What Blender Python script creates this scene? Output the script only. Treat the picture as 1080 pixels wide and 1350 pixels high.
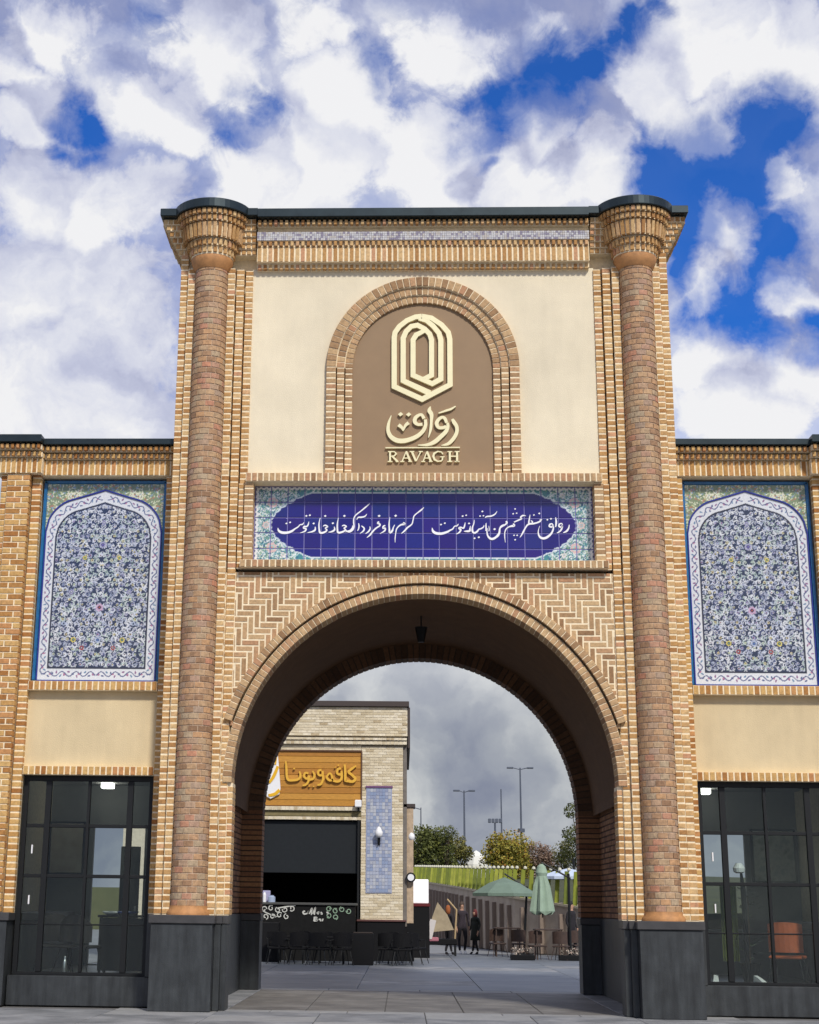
import bpy, math, random
import numpy as np
from math import sin, cos, pi, radians
from mathutils import Matrix, Vector
random.seed(7); rng=np.random.default_rng(5)
for o in list(bpy.data.objects): bpy.data.objects.remove(o)
S=bpy.context.scene
COL=S.collection
# ------------------------------------------------------------ camera
CAMP=Vector((-0.352,-25.4,1.583))
yw,pt,rl=radians(-2.522),radians(16.049),radians(0.74)
F=Vector((sin(yw)*cos(pt),cos(yw)*cos(pt),sin(pt)))
R0=Vector((cos(yw),-sin(yw),0)); U0=R0.cross(F)
Rv=R0*cos(rl)+U0*sin(rl); Uv=-R0*sin(rl)+U0*cos(rl)
cam=bpy.data.cameras.new('camera'); co=bpy.data.objects.new('camera',cam); COL.objects.link(co)
co.matrix_world=Matrix(((Rv.x,Uv.x,-F.x,CAMP.x),(Rv.y,Uv.y,-F.y,CAMP.y),(Rv.z,Uv.z,-F.z,CAMP.z),(0,0,0,1)))
cam.sensor_fit='VERTICAL'; cam.sensor_height=36; cam.sensor_width=36
cam.lens=2053.03/1350*36; cam.shift_x=(540-443.53)/1350; cam.shift_y=(603.78-675)/1350
cam.clip_start=.1; cam.clip_end=4000
S.camera=co
# ------------------------------------------------------------ light, sky, exposure
SUN=Vector((.40,-1.0,1.0)).normalized()
sl=bpy.data.lights.new('sun','SUN'); sl.energy=3.3; sl.angle=radians(6); sl.color=(1,.95,.87)
so=bpy.data.objects.new('sun',sl); COL.objects.link(so); so.rotation_euler=SUN.to_track_quat('Z','Y').to_euler(); so.location=(20,-40,40)
S.view_settings.view_transform='Standard'; S.view_settings.look='None'; S.view_settings.gamma=1; S.view_settings.use_curve_mapping=False
S.view_settings.exposure=0.0
W=bpy.data.worlds.new('World'); S.world=W; W.use_nodes=True
nt=W.node_tree; nt.nodes.clear()
def N(nt,t,**k):
    n=nt.nodes.new(t)
    for a,b in k.items():
        if a=='inp':
            for i,v in b.items(): n.inputs[i].default_value=v
        else: setattr(n,a,b)
    return n
def L(nt,a,b): nt.links.new(a,b)
def sock(nt,n,i,v):
    if isinstance(v,(int,float)): n.inputs[i].default_value=v
    elif isinstance(v,tuple): n.inputs[i].default_value=v
    else: nt.links.new(v,n.inputs[i])
def M2(nt,op,a,b=0.0,clamp=False):
    n=N(nt,'ShaderNodeMath',operation=op); n.use_clamp=clamp; sock(nt,n,0,a); sock(nt,n,1,b); return n.outputs[0]
def MR(nt,x,a,b,c,d,smooth=True):
    n=N(nt,'ShaderNodeMapRange'); n.interpolation_type='SMOOTHSTEP' if smooth else 'LINEAR'
    sock(nt,n,0,x); 
    for i,v in zip((1,2,3,4),(a,b,c,d)): n.inputs[i].default_value=v
    return n.outputs[0]
def NZ(nt,vec,scale,detail=4,rough=.5,dist=0.0,col=False):
    n=N(nt,'ShaderNodeTexNoise'); 
    if vec is not None: nt.links.new(vec,n.inputs['Vector'])
    n.inputs['Scale'].default_value=scale; n.inputs['Detail'].default_value=detail; n.inputs['Roughness'].default_value=rough; n.inputs['Distortion'].default_value=dist
    return n.outputs['Color' if col else 'Fac']
def MIX(nt,f,a,b,mode='MIX'):
    n=N(nt,'ShaderNodeMix',data_type='RGBA',blend_type=mode); sock(nt,n,0,f)
    for i,v in ((6,a),(7,b)):
        if isinstance(v,tuple): n.inputs[i].default_value=(*v,1) if len(v)==3 else v
        else: nt.links.new(v,n.inputs[i])
    return n.outputs[2]
def RAMP(nt,fac,stops,interp='LINEAR'):
    n=N(nt,'ShaderNodeValToRGB'); cr=n.color_ramp; cr.interpolation=interp
    while len(cr.elements)<len(stops): cr.elements.new(.5)
    for e,(p,c) in zip(cr.elements,stops): e.position=p; e.color=(*c,1)
    nt.links.new(fac,n.inputs[0]); return n.outputs[0]
GAPS=[(-0.2053, 0.8558, 0.4748, 0.0152, 1), (-0.2082, 0.8672, 0.4523, 0.0102, 0.9), (-0.2194, 0.8497, 0.4794, 0.0071, 0.5), (-0.095, 0.868, 0.4873, 0.0133, 0.8), (-0.1141, 0.8725, 0.4752, 0.0082, 0.5), (-0.0333, 0.8589, 0.511, 0.0132, 0.85), (-0.1586, 0.8394, 0.5198, 0.0121, 0.5), (0.0412, 0.8725, 0.4868, 0.0204, 1), (0.0185, 0.8714, 0.4902, 0.0102, 0.7), (0.0816, 0.8631, 0.4984, 0.0243, 1), (0.0608, 0.8684, 0.4922, 0.0153, 0.9), (0.1089, 0.8541, 0.5086, 0.0171, 1), (0.1343, 0.8437, 0.5198, 0.016, 1), (0.1201, 0.8491, 0.5144, 0.011, 0.9), (0.0291, 0.8817, 0.4709, 0.0144, 0.9), (0.033, 0.8902, 0.4543, 0.0072, 0.8), (0.1563, 0.876, 0.4563, 0.0152, 0.9), (0.1445, 0.8722, 0.4673, 0.0091, 0.8), (0.1749, 0.8816, 0.4384, 0.0278, 1), (0.1892, 0.8912, 0.4122, 0.0182, 1), (0.2212, 0.8713, 0.438, 0.0239, 1), (0.199, 0.8724, 0.4464, 0.02, 1), (0.2392, 0.8541, 0.4618, 0.0197, 1), (0.23, 0.8496, 0.4747, 0.0128, 0.9), (0.2292, 0.8625, 0.4512, 0.0198, 1), (0.2378, 0.8846, 0.4012, 0.019, 1), (0.232, 0.8942, 0.3829, 0.0181, 1), (0.2129, 0.9079, 0.3611, 0.0213, 1), (0.1861, 0.915, 0.3579, 0.0173, 0.9), (0.2242, 0.9107, 0.3471, 0.0152, 0.9), (-0.0889, 0.8938, 0.4397, 0.0093, 0.45), (-0.1199, 0.8758, 0.4675, 0.0133, 0.65), (0.2526, 0.9082, 0.3337, 0.01, 0.8), (0.1669, 0.8978, 0.4077, 0.0173, 0.9), (0.1696, 0.9058, 0.3882, 0.0133, 0.9), (-0.0146, 0.8718, 0.4897, 0.0092, 0.3), (0.151, 0.8371, 0.5259, 0.0099, 0.8), (0.2544, 0.9004, 0.3529, 0.011, 0.9), (-0.241, 0.8847, 0.399, 0.0102, 0.3), (0.2448, 0.8465, 0.4728, 0.0118, 0.7), (0.1744, 0.8744, 0.4527, 0.0121, 0.9), (0.2175, 0.8801, 0.422, 0.017, 0.9), (-0.0378, 0.8479, 0.5288, 0.0111, 0.35), (0.0137, 0.8535, 0.521, 0.0122, 0.3), (-0.2263, 0.8301, 0.5096, 0.012, 0.3), (0.0511, 0.8573, 0.5122, 0.0132, 0.35), (-0.0944, 0.8562, 0.508, 0.0102, 0.35)]
PUFFS=[(-0.2359, 0.835, 0.4971, 0.0231, 1), (-0.2037, 0.8309, 0.5177, 0.0301, 0.8), (-0.1223, 0.8511, 0.5106, 0.0352, 1), (-0.0613, 0.8492, 0.5245, 0.0281, 0.7), (0.009, 0.8547, 0.5191, 0.0352, 0.8), (0.074, 0.8457, 0.5286, 0.0233, 0.6), (0.1828, 0.8424, 0.5069, 0.0436, 1), (0.2262, 0.836, 0.5, 0.0363, 1), (0.1573, 0.8596, 0.4862, 0.0302, 1), (0.1937, 0.8628, 0.467, 0.0254, 1), (-0.2336, 0.8545, 0.464, 0.0233, 1), (-0.1539, 0.8687, 0.4709, 0.0293, 1), (-0.043, 0.8732, 0.4854, 0.0356, 1), (-0.0051, 0.8852, 0.4652, 0.0405, 1), (-0.0625, 0.8908, 0.4501, 0.0455, 1), (-0.1102, 0.8912, 0.4401, 0.0383, 0.9), (0.0753, 0.8808, 0.4674, 0.0331, 1), (0.0568, 0.8936, 0.4453, 0.0286, 1), (0.1154, 0.8872, 0.4468, 0.0307, 1), (0.09, 0.8967, 0.4335, 0.0286, 1), (-0.2224, 0.8819, 0.4156, 0.0426, 0.9), (-0.1813, 0.8927, 0.4126, 0.0429, 0.9), (-0.2286, 0.9041, 0.3611, 0.0619, 0.9), (-0.178, 0.9191, 0.3515, 0.0577, 0.9), (-0.2065, 0.9299, 0.3045, 0.072, 1), (0.2028, 0.8917, 0.4047, 0.0196, 1), (0.1879, 0.9059, 0.3795, 0.0198, 1), (0.2437, 0.868, 0.4326, 0.0138, 1), (0.2445, 0.8967, 0.3689, 0.0158, 1), (0.1979, 0.9248, 0.3249, 0.0293, 1), (0.2378, 0.9187, 0.3152, 0.0327, 1), (0.2138, 0.9321, 0.2925, 0.0424, 1), (0.0141, 0.9025, 0.4305, 0.024, 1)]

sky=N(nt,'ShaderNodeTexSky',sky_type='NISHITA'); sky.sun_disc=False
sky.sun_elevation=math.asin(SUN.z); sky.sun_rotation=math.atan2(SUN.x,SUN.y); sky.altitude=1200; sky.air_density=1.0; sky.dust_density=.3; sky.ozone_density=3
tc=N(nt,'ShaderNodeTexCoord'); dirv=tc.outputs['Generated']
wn=N(nt,'ShaderNodeVectorMath',operation='SUBTRACT'); L(nt,NZ(nt,dirv,22,5,.62,col=True),wn.inputs[0]); wn.inputs[1].default_value=(.5,.5,.5)
ws=N(nt,'ShaderNodeVectorMath',operation='SCALE'); L(nt,wn.outputs[0],ws.inputs[0]); ws.inputs['Scale'].default_value=.042
wa0=N(nt,'ShaderNodeVectorMath',operation='ADD'); L(nt,dirv,wa0.inputs[0]); L(nt,ws.outputs[0],wa0.inputs[1])
w2n=N(nt,'ShaderNodeVectorMath',operation='SUBTRACT'); L(nt,NZ(nt,dirv,8.5,3,.5,col=True),w2n.inputs[0]); w2n.inputs[1].default_value=(.5,.5,.5)
w2s=N(nt,'ShaderNodeVectorMath',operation='MULTIPLY'); L(nt,w2n.outputs[0],w2s.inputs[0]); w2s.inputs[1].default_value=(.13,.07,.075)
wa=N(nt,'ShaderNodeVectorMath',operation='ADD'); L(nt,wa0.outputs[0],wa.inputs[0]); L(nt,w2s.outputs[0],wa.inputs[1])
acc=None
for (x,y,z,r,w) in GAPS:
    d=N(nt,'ShaderNodeVectorMath',operation='DISTANCE'); L(nt,wa.outputs[0],d.inputs[0]); d.inputs[1].default_value=(x,y,z)
    m=MR(nt,d.outputs['Value'],0,r*2.35,w,0)
    acc=m if acc is None else M2(nt,'MAXIMUM',acc,m)
# the rest of the sky, out of view, is the same broken cloud by noise alone
big=NZ(nt,dirv,5.5,4,.55,.3)
sep=N(nt,'ShaderNodeSeparateXYZ'); L(nt,dirv,sep.inputs[0])
fwd=N(nt,'ShaderNodeVectorMath',operation='DOT_PRODUCT'); L(nt,dirv,fwd.inputs[0]); cdir=Vector((-.03,.9,.43)).normalized(); fwd.inputs[1].default_value=cdir
inview=MR(nt,fwd.outputs['Value'],.90,.95,0,1)
low=MR(nt,sep.outputs[2],.09,.26,1,0)
gn=MR(nt,big,.50,.64,0,.9)
gen=M2(nt,'MULTIPLY',M2(nt,'MULTIPLY',gn,M2(nt,'SUBTRACT',1.0,inview)),M2(nt,'SUBTRACT',1.0,low))
gap=M2(nt,'MAXIMUM',acc,gen)
mid=NZ(nt,dirv,13,6,.60,.3); fine=NZ(nt,dirv,40,8,.66,.5)
g2=M2(nt,'ADD',M2(nt,'ADD',gap,MR(nt,mid,.3,.7,-.16,.16,False)),MR(nt,fine,.3,.7,-.10,.10,False))
g2=M2(nt,'SUBTRACT',g2,M2(nt,'MULTIPLY',low,.4))
gapm=MR(nt,g2,.12,.85,0,1)
pacc=None
up_off=N(nt,'ShaderNodeVectorMath',operation='ADD'); L(nt,wa.outputs[0],up_off.inputs[0]); up_off.inputs[1].default_value=(-.008,0,-.016)
pacc2=None
for (x,y,z,r,w) in PUFFS:
    d=N(nt,'ShaderNodeVectorMath',operation='DISTANCE'); L(nt,wa.outputs[0],d.inputs[0]); d.inputs[1].default_value=(x,y,z)
    m=MR(nt,d.outputs['Value'],0,r*1.95,w,0); pacc=m if pacc is None else M2(nt,'MAXIMUM',pacc,m)
    d=N(nt,'ShaderNodeVectorMath',operation='DISTANCE'); L(nt,up_off.outputs[0],d.inputs[0]); d.inputs[1].default_value=(x,y,z)
    m=MR(nt,d.outputs['Value'],0,r*1.95,w,0); pacc2=m if pacc2 is None else M2(nt,'MAXIMUM',pacc2,m)
genp=M2(nt,'MULTIPLY',MR(nt,NZ(nt,dirv,6,4,.55,.3),.42,.58,0,1),M2(nt,'SUBTRACT',1.0,inview))
p_=M2(nt,'MAXIMUM',pacc,genp)
pn=M2(nt,'ADD',M2(nt,'ADD',p_,MR(nt,mid,.3,.7,.24,-.24,False)),MR(nt,fine,.3,.7,.18,-.18,False))
puff=MR(nt,pn,.12,.66,0,1)
veil=MR(nt,mid,.30,.68,.92,.52)
dens=M2(nt,'MAXIMUM',puff,veil)
dens=M2(nt,'MULTIPLY',dens,M2(nt,'SUBTRACT',1.0,M2(nt,'MULTIPLY',gapm,M2(nt,'SUBTRACT',1.15,M2(nt,'MULTIPLY',puff,.40)),True)))
dens=M2(nt,'MAXIMUM',dens,MR(nt,sep.outputs[2],.17,.25,1,0))
blue=M2(nt,'SUBTRACT',1.0,dens,True)
# cloud light and shade: lit crowns, lilac-grey bellies
pf=NZ(nt,wa.outputs[0],9,7,.56,.25)
lit=MR(nt,M2(nt,'SUBTRACT',pacc,pacc2),-.16,.14,-.35,.3,False)
sh=M2(nt,'ADD',M2(nt,'ADD',MR(nt,pf,.36,.62,.22,.90),lit),MR(nt,pn,.2,.9,-.12,.18),True)
cl=RAMP(nt,sh,[(0,(.42,.45,.64)),(.35,(.60,.63,.80)),(.7,(.80,.82,.92)),(1,(.98,.98,1.0))])
lowf=M2(nt,'ADD',NZ(nt,wa.outputs[0],11,5,.5,.3),MR(nt,sep.outputs[2],.05,.16,-.04,.16))
lown=RAMP(nt,lowf,[(.34,(.26,.29,.38)),(.5,(.42,.45,.50)),(.64,(.68,.70,.70)),(.8,(.80,.82,.84))])
cl=MIX(nt,low,cl,lown)
hs=N(nt,'ShaderNodeMix',data_type='RGBA',blend_type='MULTIPLY'); hs.inputs[0].default_value=1; L(nt,sky.outputs[0],hs.inputs[6]); hs.inputs[7].default_value=(.12,.66,1.5,1)
bgs=N(nt,'ShaderNodeBackground'); L(nt,hs.outputs[2],bgs.inputs[0]); bgs.inputs[1].default_value=.10
bgc=N(nt,'ShaderNodeBackground'); L(nt,cl,bgc.inputs[0]); bgc.inputs[1].default_value=.90
ms=N(nt,'ShaderNodeMixShader'); L(nt,M2(nt,'SUBTRACT',1.0,M2(nt,'MULTIPLY',blue,.97)),ms.inputs[0]); L(nt,bgs.outputs[0],ms.inputs[1]); L(nt,bgc.outputs[0],ms.inputs[2])
wo=N(nt,'ShaderNodeOutputWorld'); L(nt,ms.outputs[0],wo.inputs[0])

# ------------------------------------------------------------ materials
MATS={}
def mat(name,color=(.5,.5,.5),rough=.7,metal=0.0,noise=0.0,nscale=8,bump=0.0,bscale=40,spec=.5,emit=None,stretch=None,vcol=None,ramp=None,tone=None,streak=0.0):
    if name in MATS: return MATS[name]
    m=bpy.data.materials.new(name); m.use_nodes=True; nt=m.node_tree; b=nt.nodes['Principled BSDF']
    b.inputs['Roughness'].default_value=rough; b.inputs['Metallic'].default_value=metal; b.inputs['Specular IOR Level'].default_value=spec
    geo=N(nt,'ShaderNodeNewGeometry'); pos=geo.outputs['Position']
    if stretch:
        mp=N(nt,'ShaderNodeMapping'); L(nt,pos,mp.inputs[0]); mp.inputs['Scale'].default_value=stretch; pos=mp.outputs[0]
    if vcol:
        a=N(nt,'ShaderNodeAttribute',attribute_name='col'); c=a.outputs['Color']
    elif tone:
        a=N(nt,'ShaderNodeAttribute',attribute_name='tone'); c=RAMP(nt,a.outputs['Fac'],tone)
    else:
        rgb=N(nt,'ShaderNodeRGB'); rgb.outputs[0].default_value=(*color,1); c=rgb.outputs[0]
    if ramp: c=RAMP(nt,NZ(nt,pos,nscale,6,.6),ramp)
    if noise:
        f=NZ(nt,pos,nscale,6,.62)
        k=MR(nt,f,.3,.7,1-noise,1+noise,False)
        g=N(nt,'ShaderNodeCombineColor'); 
        for i in range(3): L(nt,k,g.inputs[i])
        c=MIX(nt,1.0,c,g.outputs[0],'MULTIPLY')
    if streak:
        mp=N(nt,'ShaderNodeMapping'); L(nt,geo.outputs['Position'],mp.inputs[0]); mp.inputs['Scale'].default_value=(5,5,.6)
        k=MR(nt,NZ(nt,mp.outputs[0],1.6,5,.6),.35,.7,1-streak,1+streak*.6,False)
        g=N(nt,'ShaderNodeCombineColor')
        for i in range(3): L(nt,k,g.inputs[i])
        c=MIX(nt,1.0,c,g.outputs[0],'MULTIPLY')
    L(nt,c,b.inputs['Base Color'])
    if bump:
        bn=N(nt,'ShaderNodeBump'); bn.inputs['Strength'].default_value=bump; bn.inputs['Distance'].default_value=.01
        L(nt,NZ(nt,pos,bscale,5,.6),bn.inputs['Height']); L(nt,bn.outputs[0],b.inputs['Normal'])
    if emit: b.inputs['Emission Color'].default_value=(*emit[0],1); b.inputs['Emission Strength'].default_value=emit[1]
    MATS[name]=m; return m
GOLD=mat('gold_brick',tone=[(0,(.36,.17,.055)),(.2,(.46,.25,.085)),(.6,(.53,.32,.135)),(.85,(.62,.42,.20)),(1,(.52,.26,.14))],rough=.85,noise=.28,nscale=22,bump=.5,bscale=90)
TAN=mat('tan_brick',tone=[(0,(.27,.15,.07)),(.3,(.42,.26,.13)),(.7,(.52,.35,.18)),(1,(.44,.23,.12))],rough=.85,noise=.25,nscale=22,bump=.5,bscale=90)
ORAN=mat('orange_brick',tone=[(0,(.32,.12,.025)),(.3,(.47,.25,.075)),(.7,(.59,.37,.135)),(1,(.49,.22,.08))],rough=.85,noise=.25,nscale=22,bump=.5,bscale=90)
REDB=mat('mixed_red_brick',tone=[(0,(.27,.15,.08)),(.2,(.39,.23,.125)),(.4,(.46,.29,.155)),(.55,(.40,.30,.19)),(.7,(.48,.27,.13)),(.85,(.37,.26,.18)),(1,(.47,.21,.12))],rough=.8,noise=.3,nscale=18,bump=.6,bscale=80)
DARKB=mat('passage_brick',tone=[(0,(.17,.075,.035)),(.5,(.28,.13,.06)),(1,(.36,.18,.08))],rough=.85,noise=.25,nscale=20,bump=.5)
PALE=mat('pale_brick',tone=[(0,(.44,.34,.20)),(.12,(.55,.46,.30)),(.6,(.66,.57,.40)),(1,(.74,.66,.50))],rough=.85,noise=.15,nscale=12,bump=.4)
MORT=mat('light_mortar',(.84,.71,.49),.95,noise=.15,nscale=14,bump=.4)
MORTR=mat('column_mortar',(.56,.43,.31),.95,noise=.2,nscale=14,bump=.4)
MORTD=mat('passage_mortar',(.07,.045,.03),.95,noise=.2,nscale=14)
MORTP=mat('pale_mortar',(.62,.55,.42),.95,noise=.12,nscale=10)
CREAM=mat('cream_stucco',(.76,.67,.49),.92,noise=.09,nscale=.9,bump=.6,bscale=70,streak=.025)
CREAM2=mat('beige_stucco',(.66,.53,.32),.92,noise=.10,nscale=1.1,bump=.6,bscale=70,streak=.04)
BROWN=mat('brown_composite_panel',(.27,.17,.085),.55,noise=.05,nscale=3)
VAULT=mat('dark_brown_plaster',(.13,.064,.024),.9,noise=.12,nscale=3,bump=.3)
SIDEW=mat('mauve_brown_plaster',(.16,.09,.075),.9,noise=.12,nscale=3,bump=.3)
COPE=mat('dark_metal_coping',(.025,.038,.042),.35,metal=.6,noise=.2,nscale=4,spec=.6)
STONE=mat('dark_basalt_stone',(.034,.038,.040),.42,noise=.25,nscale=4,bump=.25,bscale=60,streak=.45)
STONE2=mat('dark_basalt_cap',(.050,.048,.048),.4,noise=.2,nscale=5,bump=.2)
TERRA=mat('terracotta_ring',(.46,.22,.08),.7,noise=.2,nscale=10,bump=.3)
LOGO=mat('gilded_cream_letters',(.86,.78,.48),.35,metal=.25,noise=.03)
GLAZE=mat('glazed_tile_print',vcol=True,rough=.14,spec=.6,bump=.05,bscale=8)
WGL=mat('white_glaze_lettering',(.86,.86,.88),.25)
GROUT=mat('lilac_grout',(.19,.18,.44),.8)
BLUEM=mat('turquoise_blue_moulding',(.012,.12,.30),.25,noise=.25,nscale=9)
COBM=mat('cobalt_moulding',(.02,.03,.25),.25,noise=.2,nscale=9)
BLK=mat('black_metal',(.009,.010,.011),.5,spec=.3)
BLKP=mat('black_plastic',(.008,.008,.009),.6,spec=.15)
INW=mat('interior_plaster',(.26,.26,.245),.9,noise=.05)
IND=mat('interior_dark_floor',(.06,.058,.055),.4,noise=.2,nscale=3)
WHITE=mat('white_paint',(.8,.8,.8),.5)
def glassmat():
    m=bpy.data.materials.new('window_glass'); m.use_nodes=True; nt=m.node_tree; nt.nodes.clear()
    o=N(nt,'ShaderNodeOutputMaterial'); t=N(nt,'ShaderNodeBsdfTransparent'); t.inputs[0].default_value=(.84,.88,.865,1)
    g=N(nt,'ShaderNodeBsdfGlossy'); g.inputs['Roughness'].default_value=.015; g.inputs[0].default_value=(.8,.85,.85,1)
    lw=N(nt,'ShaderNodeLayerWeight'); lw.inputs[0].default_value=.5; fo=MR(nt,M2(nt,'POWER',lw.outputs['Facing'],3.5),0,1,.045,.9,False)
    geo=N(nt,'ShaderNodeNewGeometry'); bn=N(nt,'ShaderNodeBump'); bn.inputs['Strength'].default_value=.04; L(nt,NZ(nt,geo.outputs['Position'],1.1,2),bn.inputs['Height']); L(nt,bn.outputs[0],g.inputs['Normal'])
    m_=N(nt,'ShaderNodeMixShader'); L(nt,fo,m_.inputs[0]); L(nt,t.outputs[0],m_.inputs[1]); L(nt,g.outputs[0],m_.inputs[2]); L(nt,m_.outputs[0],o.inputs[0])
    return m
GLASS=glassmat()

# ------------------------------------------------------------ helpers
def tag(o,label=None,cat=None,group=None,kind=None):
    if label: o['label']=label
    if cat: o['category']=cat
    if group: o['group']=group
    if kind: o['kind']=kind
    return o
def empty(name,loc=(0,0,0),label=None,cat=None,group=None):
    o=bpy.data.objects.new(name,None); COL.objects.link(o); o.location=loc; o.empty_display_size=.3
    return tag(o,label,cat,group)
def link(name,me,parent=None,loc=None):
    o=bpy.data.objects.new(name,me); COL.objects.link(o)
    if loc is not None: o.location=loc
    if parent is not None: o.parent=parent
    return o
class MB:
    def __init__(s): s.v=[]; s.f=[]; s.t=[]; s.c=[]
    def add(s,vs,fs,tone=None,col=None):
        b=len(s.v); s.v.extend(vs); s.f.extend([tuple(i+b for i in f) for f in fs])
        if tone is not None: s.t.extend([tone]*len(vs))
        if col is not None: s.c.extend([col]*len(vs))
        return s
    def box(s,x0,x1,y0,y1,z0,z1,**k):
        if x0>x1: x0,x1=x1,x0
        return s.add([(x0,y0,z0),(x1,y0,z0),(x1,y1,z0),(x0,y1,z0),(x0,y0,z1),(x1,y0,z1),(x1,y1,z1),(x0,y1,z1)],
              [(0,3,2,1),(4,5,6,7),(0,1,5,4),(1,2,6,5),(2,3,7,6),(3,0,4,7)],**k)
    def cbox(s,x0,x1,y0,y1,z0,z1,c=.008,**k):   # box with bevelled edges
        if x0>x1: x0,x1=x1,x0
        vs=[];
        for (zz,i) in ((z0,c),(z0+c,0),(z1-c,0),(z1,c)):
            for (X,Y) in ((x0+i,y0+i),(x1-i,y0+i),(x1-i,y1-i),(x0+i,y1-i)): vs.append((X,Y,zz))
        fs=[(3,2,1,0),(12,13,14,15)]
        for l in range(3):
            for q in range(4): fs.append((l*4+q,l*4+(q+1)%4,l*4+4+(q+1)%4,l*4+4+q))
        return s.add(vs,fs,**k)
    def cyl(s,cx,cy,z0,z1,r0,r1=None,n=12,cap=True,**k):
        r1=r0 if r1 is None else r1
        vs=[(cx+r0*cos(2*pi*i/n),cy+r0*sin(2*pi*i/n),z0) for i in range(n)]+[(cx+r1*cos(2*pi*i/n),cy+r1*sin(2*pi*i/n),z1) for i in range(n)]
        fs=[(i,(i+1)%n,n+(i+1)%n,n+i) for i in range(n)]
        if cap: fs+=[tuple(range(n-1,-1,-1)),tuple(range(n,2*n))]
        return s.add(vs,fs,**k)
    def lathe(s,cx,cy,prof,n=24,a0=0,a1=2*pi,**k):
        full=abs(a1-a0-2*pi)<1e-6; m=n if full else n+1
        vs=[(cx+r*cos(a0+(a1-a0)*i/n),cy+r*sin(a0+(a1-a0)*i/n),z) for (r,z) in prof for i in range(m)]
        fs=[]
        for j in range(len(prof)-1):
            for i in range(n):
                i2=(i+1)%m if full else i+1
                fs.append((j*m+i,j*m+i2,(j+1)*m+i2,(j+1)*m+i))
        if full:
            fs.append(tuple(range(m-1,-1,-1))); fs.append(tuple((len(prof)-1)*m+i for i in range(m)))
        return s.add(vs,fs,**k)
    def tube(s,pts,r,n=6,**k):
        pts=[Vector(p) for p in pts]; rs=r if isinstance(r,(list,tuple)) else [r]*len(pts)
        vs=[]; prev=None
        for i,p in enumerate(pts):
            t=(pts[min(i+1,len(pts)-1)]-pts[max(i-1,0)]).normalized()
            up=Vector((0,0,1)) if abs(t.z)<.95 else Vector((0,1,0))
            a=t.cross(up).normalized() if prev is None else (prev-t*prev.dot(t)).normalized()
            prev=a; b=t.cross(a)
            for j in range(n):
                q=p+(a*cos(2*pi*j/n)+b*sin(2*pi*j/n))*rs[i]; vs.append(tuple(q))
        fs=[]
        for i in range(len(pts)-1):
            for j in range(n): fs.append((i*n+j,i*n+(j+1)%n,(i+1)*n+(j+1)%n,(i+1)*n+j))
        fs+= [tuple(range(n-1,-1,-1)),tuple((len(pts)-1)*n+j for j in range(n))]
        return s.add(vs,fs,**k)
    def prism(s,poly,y0,y1,**k):  # poly in (x,z), extruded in y
        n=len(poly); vs=[(x,y0,z) for x,z in poly]+[(x,y1,z) for x,z in poly]
        fs=[tuple(range(n)),tuple(range(2*n-1,n-1,-1))]+[((i+1)%n,i,n+i,n+(i+1)%n) for i in range(n)]
        return s.add(vs,fs,**k)
    def mesh(s,name,material,smooth=False):
        me=bpy.data.meshes.new(name); me.from_pydata(s.v,[],s.f)
        if material: me.materials.append(material)
        if s.t:
            a=me.attributes.new('tone','FLOAT','POINT'); a.data.foreach_set('value',s.t)
        if s.c:
            a=me.attributes.new('col','FLOAT_COLOR','POINT'); a.data.foreach_set('color',np.array(s.c,dtype=np.float32).ravel())
        if smooth: me.polygons.foreach_set('use_smooth',[True]*len(me.polygons))
        me.update(); return me
    def obj(s,name,material,parent=None,smooth=False,kind=None,fix=True,loc=None):
        me=s.mesh(name,material,smooth)
        if fix:
            import bmesh
            bm=bmesh.new(); bm.from_mesh(me); bmesh.ops.recalc_face_normals(bm,faces=bm.faces); bm.to_mesh(me); bm.free()
        if loc is not None: me.transform(Matrix.Translation(-Vector(loc)))
        o=link(name,me,parent,loc)
        if kind: o['kind']=kind
        return o

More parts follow.
